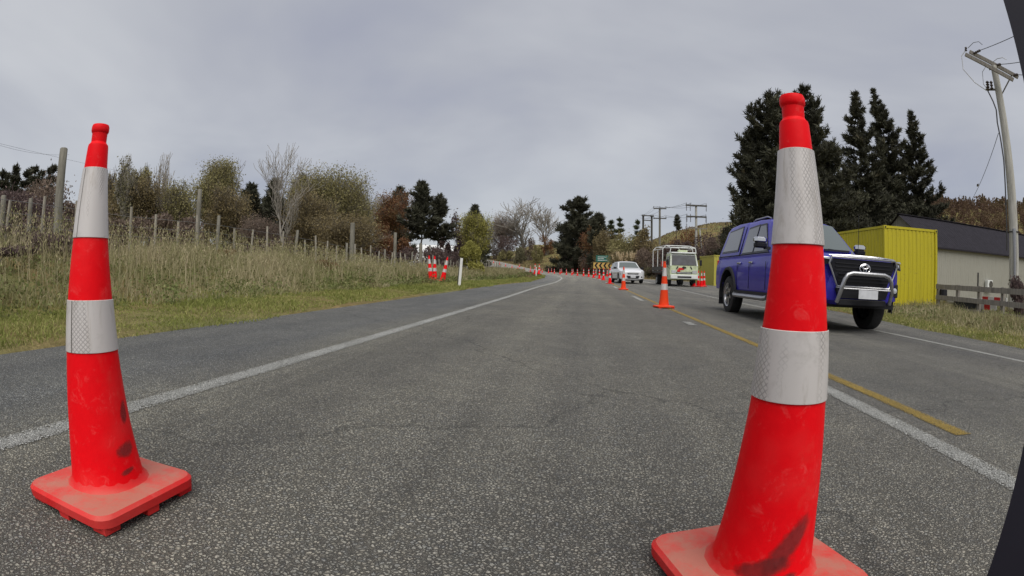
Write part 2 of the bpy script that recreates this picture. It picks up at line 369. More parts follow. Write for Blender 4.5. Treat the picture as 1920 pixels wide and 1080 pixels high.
M_BLUE = plain('deep blue car paint', (.022, .014, .36), .42, .2, .06, 30, coat=.5)
M_WCAR = plain('white car paint', (.68, .69, .71), .35, 0, .03, 20, coat=.8)
M_BLACK = plain('black plastic', (.014, .014, .017), .6, var=.2, spec=.3)
M_GLOSSB = plain('gloss black trim', (.010, .010, .014), .3, var=.1, spec=.25)
M_TYRE = plain('tyre rubber', (.022, .022, .022), .85, var=.25, scale=30)
M_CHROME = plain('chrome', (.72, .72, .73), .16, 1.0, .04, 20)
M_ALU = plain('brushed alloy', (.42, .42, .43), .32, .9, .1, 20)
M_DGLASS = None
def car_glass(name, c=(.03, .035, .04)):
    mt, t, b = new_mat(name)
    b.inputs['Base Color'].default_value = (*c, 1); b.inputs['Roughness'].default_value = .04; b.inputs['Specular IOR Level'].default_value = .9
    b.inputs['Coat Weight'].default_value = .6; b.inputs['Coat Roughness'].default_value = .03
    n = noise(t, 3, 2, .5, coords(t)); bump(t, n.outputs['Fac'], .03, .02, b); return mt
M_DGLASS = car_glass('tinted car glass', (.035, .04, .05)); M_WGLASS = car_glass('windscreen glass', (.10, .12, .11))
M_TGLASS = plain('dull dark truck glass', (.028, .03, .038), .3, 0, .6, 3, spec=.3)
M_LAMP = plain('headlamp lens', (.55, .57, .6), .08, .3, .2, 40)
M_AMBER = plain('amber lens', (.7, .25, .03), .2)
M_PLATE = plain('blank number plate', (.55, .56, .58), .5)
M_HIVIS = plain('pale hi-vis green paint', (.50, .56, .36), .45, var=.25, scale=5)
M_TWHITE = plain('truck white paint', (.66, .68, .66), .45, var=.08)
M_REDP = plain('red paint', (.60, .02, .02), .5, var=.1)
def woodm(name, c, s=6):
    mt, t, b = new_mat(name)
    mp = t.nodes.new('ShaderNodeMapping'); mp.inputs['Scale'].default_value = (s*4, s*4, s*.35); t.links.new(coords(t), mp.inputs[0])
    n = noise(t, 1.0, 6, .65, mp.outputs[0], .4)
    r = ramp(t, n.outputs['Fac'], [(.25, tuple(x*.5 for x in c)), (.5, c), (.78, tuple(min(1, x*1.45) for x in c))])
    t.links.new(r.outputs[0], b.inputs['Base Color']); b.inputs['Roughness'].default_value = .85
    bump(t, n.outputs['Fac'], .5, .01, b); return mt
M_POST = woodm('weathered grey timber', (.19, .178, .145)); M_BATTEN = woodm('weathered pale batten', (.29, .265, .215), 10)
M_POLE = woodm('power pole timber', (.40, .39, .35), 3)
M_RAIL = woodm('old rail timber', (.24, .22, .19), 5)
M_ARM = woodm('crossarm timber', (.075, .07, .06), 6)
M_BARK = woodm('grey bark', (.16, .14, .115), 4); M_BARKP = woodm('pine bark', (.055, .045, .038), 4); M_BARE = woodm('pale bare bark', (.27, .245, .21), 5)
M_BARKW = woodm('silvery bare bark', (.34, .31, .27), 5)
M_WIRE = plain('wire', (.06, .06, .06), .6, .5); M_FWIRE = plain('fence wire', (.25, .25, .24), .5, .7)
M_INS = plain('insulator', (.06, .045, .04), .3)
def corrug_paint(name, c, dirt):
    mt, t, b = new_mat(name); v = coords(t)
    n = noise(t, 1.2, 6, .7, v); n2 = noise(t, 14, 5, .6, v)
    cc = mixc(t, math_n(t, 'MULTIPLY', n.outputs['Fac'], .45), c, dirt)
    st = ramp(t, n2.outputs['Fac'], [(.60, (0, 0, 0)), (.70, (1, 1, 1))]); cc = mixc(t, math_n(t, 'MULTIPLY', st.outputs[0], .45), cc, (.20, .13, .05))
    ms = t.nodes.new('ShaderNodeMapping'); ms.inputs['Scale'].default_value = (7, 7, .5); t.links.new(v, ms.inputs[0]); n4 = noise(t, 1.0, 5, .7, ms.outputs[0])
    sk_ = ramp(t, n4.outputs['Fac'], [(.52, (0, 0, 0)), (.72, (1, 1, 1))]); cc = mixc(t, math_n(t, 'MULTIPLY', sk_.outputs[0], .4), cc, tuple(x_*.55 for x_ in dirt))
    t.links.new(cc, b.inputs['Base Color']); b.inputs['Roughness'].default_value = .55; return mt
M_YCONT = corrug_paint('yellow container paint', (.50, .43, .008), (.40, .34, .02))
M_YCONT2 = corrug_paint('faded yellow container paint', (.42, .38, .05), (.33, .31, .08))
M_SHEDW = corrug_paint('beige wall cladding', (.31, .305, .265), (.25, .245, .21))
M_SHEDR = plain('dark steel roofing', (.022, .020, .026), .75, .0, .25, 2, spec=.15)
M_SIGNY = plain('yellow sign face', (.55, .36, .10), .5, var=.05); M_SIGNG = plain('green sign face', (.01, .12, .09), .5, var=.1)
M_SIGNW = plain('white sign print', (.7, .7, .68), .5)
M_MARK = plain('white marker post plastic', (.68, .68, .64), .5, var=.08); M_MARKD = plain('dark marker post back', (.03, .03, .03), .6)
M_BODY = plain('dark vehicle paint', (.012, .010, .020), .6, var=.2)

# foliage kinds
M_OLIVE = leafy('olive autumn leaves', [(0, (.06, .052, .026)), (.4, (.11, .098, .045)), (.75, (.17, .155, .07)), (1, (.26, .24, .12))], gain=2.0)
M_OLIVEB = leafy('brown olive leaves', [(0, (.055, .043, .027)), (.45, (.10, .080, .043)), (.8, (.15, .12, .06)), (1, (.22, .18, .09))], gain=1.9)
M_BROWN = leafy('bare brown twigs', [(0, (.055, .040, .034)), (.5, (.105, .078, .062)), (1, (.18, .14, .105))])
M_PURPLE = leafy('purple brown twigs', [(0, (.038, .026, .027)), (.5, (.075, .053, .05)), (1, (.13, .098, .085))])
M_PINE = leafy('dark pine needles', [(0, (.026, .023, .018)), (.45, (.055, .056, .038)), (.8, (.10, .10, .065)), (1, (.15, .125, .085))], trans=.1, gain=1.0)
M_PINE2 = leafy('mid pine needles', [(0, (.018, .021, .012)), (.5, (.042, .050, .024)), (1, (.085, .095, .045))], trans=.1)
M_WILLOW = leafy('lime willow leaves', [(0, (.10, .095, .026)), (.5, (.19, .18, .048)), (1, (.29, .27, .08))])
M_AUT = leafy('rust autumn leaves', [(0, (.07, .03, .018)), (.5, (.12, .058, .03)), (1, (.16, .12, .05))])
M_SHRUB = leafy('grey green shrub leaves', [(0, (.055, .052, .032)), (.5, (.105, .098, .058)), (1, (.18, .165, .10))])
M_TOE = leafy('pampas plumes', [(0, (.24, .18, .11)), (.5, (.36, .29, .19)), (1, (.48, .42, .30))])
M_LONG = leafy('long dry grass', [(0, (.11, .062, .045)), (.2, (.18, .14, .08)), (.40, (.15, .155, .065)), (.66, (.26, .225, .135)), (1, (.40, .345, .24))], nscale=.45, gain=1.55)
M_HGRASS = leafy('brown hill grass', [(0, (.10, .07, .04)), (.5, (.17, .13, .07)), (1, (.25, .20, .11))], nscale=.1, gain=1.1)
M_SHORT = leafy('short roadside grass', [(0, (.085, .095, .022)), (.45, (.14, .155, .042)), (.72, (.22, .20, .08)), (1, (.34, .28, .15))], nscale=.7, gain=1.7)
M_HILLW = leafy('hill forest', [(0, (.035, .024, .018)), (.4, (.075, .046, .030)), (.8, (.10, .075, .04)), (1, (.05, .055, .03))], nscale=.02)

# ------------------------------------------------------------------ ground shape
XC, Y0, R = 1.82, 38.0, 250.0
def st(x, y):
    x = np.asarray(x, float); y = np.asarray(y, float)
    dx = x-(XC-R); dy = y-Y0
    ph = np.arctan2(np.maximum(dy, 0), dx)
    s = np.where(y < Y0, y, Y0+R*ph); t = np.where(y < Y0, x-XC, np.hypot(dx, dy)-R)
    return s, t
def xy(s, t):
    s = np.asarray(s, float); t = np.asarray(t, float); ph = np.maximum(s-Y0, 0)/R
    return np.where(s < Y0, XC+t, XC-R+(R+t)*np.cos(ph)), np.where(s < Y0, s, Y0+(R+t)*np.sin(ph))
_ss = np.linspace(-60, 420, 961)
_zz = np.interp(_ss, [-60, 5, 12, 23, 33, 42, 50, 65, 88, 125, 145, 165, 213, 300, 420], [-.055, -.055, -.04, .03, .10, .22, .32, .45, .62, 1.2, 2.4, 4.2, 8, 13, 18])
_k = np.hanning(13); _k /= _k.sum(); _zz = np.convolve(np.pad(_zz, 6, 'edge'), _k, 'valid')
_cr = np.interp(_ss, [-60, 20, 34, 60, 420], [-.03, -.03, -.004, .0, .0])
def zroad(s, t): return np.interp(s, _ss, _zz)+np.interp(s, _ss, _cr)*t
def ss(a, b, v):
    k = np.clip((v-a)/(b-a), 0, 1); return k*k*(3-2*k)
def tright(s): return np.interp(s, [-60, 3, 8, 14, 19, 24, 45, 55, 400], [4.5, 4.5, 4.7, 5.6, 7.5, 9.5, 8.5, 4.6, 4.6])
TL = -5.45
_rng = np.random.default_rng(5)
_wx = _rng.uniform(-1, 1, (14, 2)); _wf = _rng.uniform(.05, .6, 14); _wp = _rng.uniform(0, 6.28, 14)
def lumps(x, y, amp=1.0):
    z = 0
    for i in range(14):
        z = z+np.sin((x*_wx[i, 0]+y*_wx[i, 1])*_wf[i]*3+_wp[i])*(.06/_wf[i]**.5)
    return z*amp*.25
AZ = [-3.2, -1.3, -.8, -.45, -.28, -.18, -.10, -.02, .06, .12, .17, .25, .4, .55, .7, .95, 1.3, 3.2]
HH = [0, 3, 3, 2.5, 3, 8, 13.5, 13.0, 11, 11.5, 14.0, 15.8, 16, 17, 21, 17.5, 12, 0]
def terrain(x, y):
    x = np.asarray(x, float); y = np.asarray(y, float)
    s, t = st(x, y); zr = zroad(s, np.clip(t, TL, 5)); d = np.hypot(x, y); az = np.arctan2(x, y)
    u = TL-t; v = t-tright(s)
    bank = np.interp(s, [-60, 12, 20, 28, 60, 400], [.75, .7, .5, .28, .25, .3])
    left = zr+.02+.06*ss(0, 1.2, u)+bank*ss(1.6, 6.5, u)+lumps(x, y, .5)*ss(1, 4, u)
    flat = np.interp(s, [-60, 20, 34, 60], [-.38, -.38, -.02, .4]); flat = np.where(s > 60, zr, flat)
    right = zr*(1-ss(0, 6, v))+flat*ss(0, 6, v)+.02+lumps(x, y, .5)*ss(1, 4, v)
    z = np.where(t < 0, left, right)
    lat = np.where(t < 0, u, v)
    hh = np.interp(az, AZ, HH)
    z = z-1.15*ss(26, 46, d)*ss(.5, .62, az)*(1-ss(60, 80, d))
    hill = hh*ss(62, 150, d)+ss(150, 900, d)*6+lumps(x*.25, y*.25, 3)*ss(70, 140, d)
    hw = ss(9, 42, lat)
    z = z*(1-hw*ss(60, 90, d))+np.maximum(hill, 0)*hw*ss(60, 90, d)+0*z
    inside = (u < 0) & (v < 0)
    off = np.where(s > 42, .22, .06)
    z = np.where(inside, zroad(s, t)-off*ss(0, .35, np.minimum(-u, -v)), z)
    return z
def tz(x, y): return float(terrain(np.array([x]), np.array([y]))[0])

def axis(core_a, core_b, step, lo, hi, g=1.09):
    a = list(np.arange(core_a, core_b, step)); k = step; p = a[-1]
    while p < hi: k *= g; p += k; a.append(p)
    k = step; p = a[0]; b = []
    while p > lo: k *= g; p -= k; b.append(p)
    return np.array(b[::-1]+a)
gx = axis(-14, 16, .45, -900, 900, 1.075); gy = axis(-2, 62, .6, -300, 1100, 1.06)
X, Y = np.meshgrid(gx, gy); Z = terrain(X, Y)
nx, ny = len(gx), len(gy)
idx = np.arange(nx*ny).reshape(ny, nx)
quads = np.stack([idx[:-1, :-1].ravel(), idx[:-1, 1:].ravel(), idx[1:, 1:].ravel(), idx[1:, :-1].ravel()], 1)
tag(npmesh('ground', np.stack([X.ravel(), Y.ravel(), Z.ravel()], 1), quads, M_GROUND, smooth=True), kind='structure')

def strip(name, s0, s1, ta, tb, mat, lift, step=.5, nt_=2, wob=0.0, parent=None, across=True):
    sv = np.arange(s0, s1+1e-6, step) if s1-s0 > step else np.array([s0, s1])
    f = np.linspace(0, 1, nt_); S, Fv = np.meshgrid(sv, f, indexing='ij')
    A = ta(S) if callable(ta) else ta; B = tb(S) if callable(tb) else tb
    T = A+(B-A)*Fv
    if wob: T = T+wob*(np.sin(S*1.7)+np.sin(S*4.3+1)+.6*np.sin(S*9.1))*(Fv > .99)+wob*(np.sin(S*1.3+2)+np.sin(S*3.9)+.6*np.sin(S*8.1))*(Fv < .01)
    Xs, Ys = xy(S, T); Zs = zroad(S, T)+lift
    n0, n1 = S.shape; id_ = np.arange(n0*n1).reshape(n0, n1)
    q = np.stack([id_[:-1, :-1].ravel(), id_[:-1, 1:].ravel(), id_[1:, 1:].ravel(), id_[1:, :-1].ravel()], 1)
    o = npmesh(name, np.stack([Xs.ravel(), Ys.ravel(), Zs.ravel()], 1), q, mat, parent)
    if across:
        a = o.data.attributes.new('across', 'FLOAT', 'POINT'); a.data.foreach_set('value', np.abs(Fv*2-1).ravel().astype(np.float32))
    return o
road = tag(strip('road', -50, 330, TL, lambda s: tright(s), M_ROAD, 0.0, .5, 31, .035, across=False), kind='structure')
_co = np.zeros(len(road.data.vertices)*3, np.float32); road.data.vertices.foreach_get('co', _co); _co = _co.reshape(-1, 3)
_a = road.data.attributes.new('lateral', 'FLOAT', 'POINT'); _a.data.foreach_set('value', st(_co[:, 0], _co[:, 1])[1].astype(np.float32))
# painted lines; pieces of the road
tl = strip('edge_line', -40, 320, -3.75, -3.61, M_WHITE, .004, .5, 7); tl.parent = road; tl['label'] = 'worn white edge line on the left'
tl = strip('edge_line', -40, 320, 3.12, 3.25, M_WHITE, .004, .5, 7); tl.parent = road; tl['label'] = 'white edge line on the right'
tl = strip('centre_line', 1.95, 320, .02, .14, M_YEL, .004, .25, 7); tl.parent = road; tl['label'] = 'yellow no-overtaking line'
segs = [(-2.0, 3.55), (7.4, 7.9), (14.0, 16.8), (24.5, 27.5), (34.5, 37.5), (44.5, 47.5), (55, 58)]
for a, b in segs:
    mt_ = M_WHITE
    q = strip('dash_line', a, b, -.26, -.12, mt_, .004, .25, 7); q.parent = road

# ------------------------------------------------------------------ numpy plant builders
def unit(v): return v/np.maximum(np.linalg.norm(v, axis=-1, keepdims=True), 1e-9)
def cards(rng, c, size, aspect=.6, up=0.0):
    n = len(c); a = rng.normal(size=(n, 3)); a[:, 2] += up; a = unit(a); b = unit(np.cross(a, rng.normal(size=(n, 3))))
    size = np.asarray(size).reshape(-1, 1)*np.ones((n, 1))
    A = a*size*.5; B = b*size*.5*aspect
    V = np.stack([c-A, c+B-A*.1, c+A, c-B-A*.1], 1).reshape(-1, 3)
    F = np.arange(4*n).reshape(n, 4); return V, F
def blades(rng, base, d, length, width):
    """three-sided blades: quad plus tip that bends"""
    n = len(base); side = unit(np.cross(d, rng.normal(size=(n, 3)))); length = length.reshape(-1, 1); width = width.reshape(-1, 1)
    mid = base+d*length*.55; bend = rng.normal(size=(n, 3))*[1, 1, 0]; tip = base+unit(d+bend*.28)*length
    V = np.stack([base-side*width*.5, base+side*width*.5, mid+side*width*.38, mid-side*width*.38, tip], 1).reshape(-1, 3)
    i = np.arange(n)*5
    return V, [np.stack([i, i+1, i+2, i+3], 1), np.stack([i+3, i+2, i+4], 1)]
def tubes(segs, n=4):
    s = np.array([[*a, *b, r0, r1] for a, b, r0, r1 in segs]); p0, p1, r0, r1 = s[:, :3], s[:, 3:6], s[:, 6:7], s[:, 7:8]
    d = unit(p1-p0); ref = np.where(np.abs(d[:, 2:3]) < .9, [[0, 0, 1.]], [[1., 0, 0]]); u = unit(np.cross(d, ref)); w = np.cross(d, u)
    V = []
    for P, r in ((p0, r0), (p1+d*r1*.3, r1)):
        for k in range(n):
            a = 2*PI*k/n; V.append(P+(u*math.cos(a)+w*math.sin(a))*r)
    V = np.stack(V, 1).reshape(-1, 3); b = np.arange(len(s))[:, None]*(2*n); F = []
    for k in range(n):
        k2 = (k+1) % n; F.append(np.concatenate([b+k, b+k2, b+n+k2, b+n+k], 1))
    return V, np.concatenate(F)
def skeleton(rng, levels=4, upw=.12, spread=.6, nchild=(3, 5), jit=.18, trunk=.3, shrink=.72):
    segs = []; tips = []
    def rec(p, d, L, r, lev):
        n = 4 if lev < 2 else 3
        for i in range(n):
            d = d+rng.normal(size=3)*jit*(.5 if lev == 0 else 1)+np.array([0, 0, upw if lev else .1]); d = d/np.linalg.norm(d)
            q = p+d*L/n; r2 = r*(1-.5/n); segs.append((p, q, r, r2)); p, r = q, r2
            if lev < levels and (lev > 0 or i/n >= trunk):
                for _ in range(rng.integers(*nchild) if i == n-1 else rng.integers(1, 3)):
                    h = rng.normal(size=3); h -= d*h.dot(d); h /= np.linalg.norm(h); sp = spread*rng.uniform(.6, 1.3)
                    dd = d+h*sp; dd /= np.linalg.norm(dd); rec(p, dd, L*shrink*rng.uniform(.7, 1.1), r*.62, lev+1)
            if lev >= levels-1: tips.append(p)
    rec(np.zeros(3), np.array([0, 0, 1.]), 1.0, .05, 0)
    return segs, np.array(tips)
def fit_tree(segs, tips, w, h, trunk_r, rmin=.01):
    P = np.array([s[1] for s in segs]); top = np.percentile(P[:, 2], 99.5); rad = np.percentile(np.hypot(P[:, 0], P[:, 1]), 95)
    k = np.array([w/2/rad, w/2/rad, h/top]); kr = trunk_r/.05
    return [(a*k, b*k, max(r0*kr, rmin), max(r1*kr, rmin)) for a, b, r0, r1 in segs], tips*k
def clear_of_road(px, top_py, d, wpx):
    for _ in range(80):
        P = at(px, top_py, d); s_, t_ = st(P[0], P[1]); r = wpx*d/F_PX*.42
        if t_ < TL-1.2-min(r, 6) or t_ > float(tright(s_))+.8+min(r, 6): break
        d += 2
    return d
def place(name, x, y, z, label, cat, group=None): return empty(name, (x, y, z), 0, label, cat, group)
def broad(x, y, w, h, mat, label, seed, leaves=9000, leaf=.16, bark=None, low=.12, upw=.12, spread=.6, levels=3, name='autumn_tree', z=None, clump=.55, bare=0.0, cat='tree', group=None, trunk_r=None, up=.6):
    rng = np.random.default_rng(seed); z = tz(x, y) if z is None else z
    root = place(name, x, y, z-.05, label, cat, group)
    if leaves and levels == 3 and seed < 95 and math.hypot(x, y) < 60: levels = 4
    sg, tips = skeleton(rng, levels, upw, spread, trunk=low); sg, tips = fit_tree(sg, tips, w*.9, h*.97, trunk_r or h*.016, math.hypot(x, y)*(.00036 if leaves == 0 else .0002))
    V, Fq = tubes(sg, 3); npmesh('trunk', V, Fq, bark or M_BARK, root)
    if leaves:
        leaves = int(leaves*2.1); leaf = leaf*.66; tr = np.hypot(tips[:, 0], tips[:, 1]); tips = tips[(tr < w*.46) & (tips[:, 2] < h*.99)]
        c = tips[rng.integers(0, len(tips), leaves)]; cl = w*.085*clump/.55
        c = c+np.clip(rng.normal(size=c.shape), -1.3, 1.3)*[cl*.8, cl*.8, cl*.8]; c[:, 2] = np.maximum(c[:, 2], .15)
        V, Fq = cards(rng, c, rng.uniform(.6, 1.4, leaves)*leaf, .55, up)
        npmesh('crown', V, Fq, mat, root, var=np.repeat(rng.uniform(0, 1, leaves), 4))
    return root
def bush(x, y, w, h, mat, label, seed, n=5000, leaf=.14, name='bush', z=None, group=None, depth=None, up=.8):
    """many-lobed mass with stems; lobes of different size so the outline is ragged"""
    rng = np.random.default_rng(seed); z = tz(x, y) if z is None else z; root = place(name, x, y, z-.05, label, 'bush', group)
    k = max(7, int(w*3)); depth = depth or w*.7
    lob = np.stack([rng.uniform(-.5, .5, k)*w*.8, rng.uniform(-.5, .5, k)*depth*.8, rng.uniform(.12, .78, k)*h], 1)
    lob[:, 2] *= 1.12*(1-.6*(np.abs(lob[:, 0])/(w*.5))**4)
    rad = rng.uniform(.14, .27, k)[:, None]*np.array([[w*.8, depth*.9, h]])*1.0
    i = rng.integers(0, k, n); g = unit(rng.normal(size=(n, 3)))*rng.uniform(.35, 1, (n, 1))**.6
    c = lob[i]+g*rad[i]; c[:, 2] = np.abs(c[:, 2])
    # ragged sprigs
    m_ = n//5; j = rng.integers(0, n, m_); sp = c[j]+rng.normal(size=(m_, 3))*[.05*w, .05*depth, .07*h]; sp[:, 2] = np.abs(sp[:, 2]); c = np.concatenate([c, sp])
    V, Fq = cards(rng, c, rng.uniform(.6, 1.5, len(c))*leaf, .5, up)
    npmesh('crown', V, Fq, mat, root, var=np.repeat(rng.uniform(0, 1, len(c)), 4))
    sg = []
    for a in range(min(40, k*2)):
        b0 = np.array([rng.uniform(-.2, .2)*w, rng.uniform(-.2, .2)*depth, 0]); b1 = lob[rng.integers(0, k)]
        mid = (b0+b1)/2+rng.normal(size=3)*.05*w; sg += [(b0, mid, .02*h**.5+.01, .02), (mid, b1+[0, 0, .1*h], .02, .006)]
    V, Fq = tubes(sg, 3); npmesh('stem', V, Fq, M_BARK, root)
    return root
def pine(x, y, w, h, label, seed, mat=None, whorls=26, clear=.08, prof=None, dens=1.0, name='pine_tree', z=None, group=None, tuft=.42, curl=.5, lean=0, bw=1.0):
    rng = np.random.default_rng(seed); z = tz(x, y) if z is None else z; root = place(name, x, y, z-.1, label, 'tree', group)
    mat = mat or M_PINE; sg = []; curl = max(curl, .5); tc_, td = [], []
    P = np.array([0, 0, 0.]); pts = [P]
    for i in range(10): P = P+np.array([rng.normal()*.008*h+lean*h*.01, rng.normal()*.008*h, h*.98/10]); pts.append(P)
    pts = np.array(pts); r0 = h*.014
    for i in range(10): sg.append((pts[i], pts[i+1], r0*(1-i/10.5), r0*(1-(i+1)/10.5)))
    prof = prof or (lambda f: (1-f)**.75*min(1, .55+f*1.6))
    for k in range(whorls):
        f = clear+(1-clear)*(k+.5)/whorls; zz = f*h; c = np.array([np.interp(zz, pts[:, 2], pts[:, 0]), np.interp(zz, pts[:, 2], pts[:, 1]), zz])
        nb = rng.integers(3, 6); a0 = rng.uniform(0, 6.28)
        for b in range(nb):
            if rng.random() < .1: continue
            a = a0+2*PI*b/nb+rng.normal()*.3; L = max(.12*tuft, w*.60*prof(f)*rng.choice([.5, .75, .95, 1.05, 1.3], p=[.15, .25, .3, .2, .1]))
            d = np.array([math.cos(a), math.sin(a), -.05+.45*f]); p = c.copy(); n = 6; rr = r0*.28*(1-f*.7)
            for i in range(n):
                d = d+np.array([0, 0, curl*.55*(i/n)**2])+rng.normal(size=3)*.07; d /= np.linalg.norm(d)
                q = p+d*L/n; sg.append((p, q, rr*(1-i/n*.8), rr*(1-(i+1)/n*.8)))
                if i >= 1:
                    for _ in range(int((.7+L*.5)*dens)+(1 if f < .9 else 0)):
                        # side twig, sleeved in needles, turning up at its end
                        u = rng.uniform(); o_ = p+(q-p)*u; sd_ = np.cross(d, [0, 0, 1.]); sd_ /= np.linalg.norm(sd_)+1e-6
                        td_ = d*.7+sd_*rng.choice([-1, 1])*rng.uniform(.4, .9)+np.array([0, 0, rng.uniform(-.1, .5)]); td_ /= np.linalg.norm(td_)
                        tl_ = L*rng.uniform(.12, .28)*(1.2-.5*i/n)+tuft*.3; e_ = o_+td_*tl_+np.array([0, 0, tl_*.25]); m_ = max(2, int(tl_/(tuft*.42)))
                        for v_ in range(m_): tc_.append(o_+(e_-o_)*(v_+.7)/m_); td.append(td_+[0, 0, .45])
                if L > .5 or i % 2: tc_.append((p+q)/2); td.append(d+[0, 0, .3]); tc_.append(q); td.append(d+[0, 0, .3])
                p = q
            for v_ in range(3 if f < .85 else 1): tc_.append(p+d*tuft*.3*v_); td.append(d+[0, 0, .3])
    for i in range(int(9*dens)+2): tc_.append(pts[-1]-[0, 0, rng.uniform(0, .07)*h]); td.append(rng.normal(size=3)*.18+[0, 0, 1])
    tc_ = np.array(tc_); td = unit(np.array(td)); nbl = 8
    base = np.repeat(tc_, nbl, 0)+rng.normal(size=(len(tc_)*nbl, 3))*tuft*.15; d = unit(np.repeat(td, nbl, 0)+rng.normal(size=(len(tc_)*nbl, 3))*.55)
    ln = rng.uniform(.6, 1.25, len(base))*tuft; V, Fs = blades(rng, base, d, ln, ln*.20*bw)
    npmesh('crown', V, Fs, mat, root, var=np.repeat(np.repeat(rng.uniform(0, 1, len(tc_)), nbl), 5))
    V, Fq = tubes(sg, 4); npmesh('trunk', V, Fq, M_BARKP, root)
    return root
def tree_at(px, top_py, d, wpx):
    """ground x, y, width and height of a plant seen at this column of the photograph"""
    P = at(px, top_py, d); s = math.hypot(d, 0)/F_PX*1.0
    a = math.hypot(px-960, 0)/F_PX; k = a/math.sin(a) if a > .02 else 1
    return P[0], P[1], wpx*s, P[2]-tz(P[0], P[1])

# ------------------------------------------------------------------ traffic cones
def cone_body(mb_r, zs, n=40): pass
def frust(prof, n, name, mat, parent, uvw=False):
    b = MB(); b.lathe(prof, n, caps=False); o = b.build(name, mat, parent, 30)
    if uvw:
        me = o.data; co = np.zeros(len(me.vertices)*3, np.float32); me.vertices.foreach_get('co', co); co = co.reshape(-1, 3)
        an = np.arctan2(co[:, 1], co[:, 0]+1e-9)
        a = me.attributes.new('uvw', 'FLOAT_VECTOR', 'POINT'); a.data.foreach_set('vector', np.stack([an*.07, co[:, 2], co[:, 2]*0], 1).astype(np.float32).ravel())
    return o
RZ = [(0.06, .117), (.085, .113), (.20, .0990), (.405, .0805), (.545, .0695), (.712, .0535), (.895, .0365), (.964, .0318)]
def rad(z): return float(np.interp(z, [a for a, b in RZ], [b for a, b in RZ]))
def make_cone(label, group, n=48, orange=False, detail=True, bs=.20, name='traffic_cone'):
    red = M_CORANGE if orange else M_CRED
    root = empty(name, label=label, cat='traffic cone', group=group)
    def band(z0, z1, off, k=5): return [(rad(z0+(z1-z0)*i/k)+off, z0+(z1-z0)*i/k) for i in range(k+1)]
    body = [(.118, .052), (.117, .06)]+band(.06, .962, 0, 18)[1:]
    # collar, neck and lip at the top
    body += [(.0305, .968), (.0265, .972), (.0238, .976), (.0240, 1.000), (.0268, 1.004), (.0278, 1.008), (.0276, 1.018), (.025, 1.024), (.017, 1.024), (.015, 1.0)]
    o = frust(body, n, 'body', red, root)
    for z0, z1 in ((.702, .886), (.402, .534)):
        pr = [(rad(z0)+.0005, z0-.001)]+band(z0, z1, .0022)+[(rad(z1)+.0005, z1+.001)]
        sl = frust(pr, n, 'reflective_sleeve', M_SLEEVE, root, uvw=True)
        if detail:
            q = MB(); a = -1.47
            for side in (-1, 1):
                pts = []
            zz = np.linspace(z0, z1, 6); L = [(math.cos(a-.018)*(rad(z)+.0034), math.sin(a-.018)*(rad(z)+.0034), z) for z in zz]; Rr = [(math.cos(a+.018)*(rad(z)+.0034), math.sin(a+.018)*(rad(z)+.0034), z) for z in zz]
            q.loft([L, Rr], False, sm=True); q.build('seam', M_SEAM, sl)
    # square base with rounded corners, skirt and feet
    b = MB(); rings = []
    def sq(h, c, z, k=4 if detail else 1):
        ring = []
        for i, (sx, sy) in enumerate(((1, 1), (-1, 1), (-1, -1), (1, -1))):
            for j in range(k+1):
                a = i*PI/2+j/k*PI/2; ring.append((sx*(h-c)+c*math.cos(a), sy*(h-c)+c*math.sin(a), z))
        return ring
    b.loft([sq(bs-.012, .045, .020), sq(bs, .05, .022), sq(bs+.002, .05, .045), sq(bs-.006, .047, .055), sq(bs-.03, .04, .058), sq(.126, .11, .060), sq(.1175, .115, .072), sq(.1135, .113, .082)], True, False, sm=True)
    b.add(sq(bs-.012, .045, .020), [tuple(range(len(sq(0.1, .01, 0))))])
    base = b.build('base', M_CRED_DIRTY if not orange else M_CORANGE, root, 35)
    for sx, sy in ((1, 1), (-1, 1), (-1, -1), (1, -1)):
        f = MB(); f.box((sx*(bs-.045), sy*(bs-.045), .0105), (.055, .055, .021), taper=1.1); f.build('foot', M_CRED_DIRTY if not orange else M_CORANGE, root)
    if detail:
        for sx, sy in ((1, 0), (-1, 0), (0, 1), (0, -1)):
            f = MB(); f.box((sx*(bs-.03), sy*(bs-.03), .0105), (.045, .045, .0205), taper=1.1); f.build('foot', M_CRED_DIRTY, root)
    return root
def scuff(parent, a0, a1, z0, z1, slant=0.0, name='scuff_mark'):
    """thin skin of rubbed-off black following the cone, fading at its rim"""
    na, nz = 16, 8; V, W_ = [], []
    for j in range(nz+1):
        for i in range(na+1):
            a = a0+(a1-a0)*i/na; z = z0+(z1-z0)*j/nz+slant*(i/na-.5)
            V.append((math.cos(a)*(rad(z)+.0016), math.sin(a)*(rad(z)+.0016), z)); W_.append(max(0, 1-math.hypot(2*i/na-1, 2*j/nz-1)**1.5))
    id_ = np.arange((na+1)*(nz+1)).reshape(nz+1, na+1); q = np.stack([id_[:-1, :-1].ravel(), id_[:-1, 1:].ravel(), id_[1:, 1:].ravel(), id_[1:, :-1].ravel()], 1)
    o = npmesh(name, V, q, M_SCUFF, parent, smooth=True); at_ = o.data.attributes.new('soft', 'FLOAT', 'POINT'); at_.data.foreach_set('value', np.array(W_, np.float32)); return o

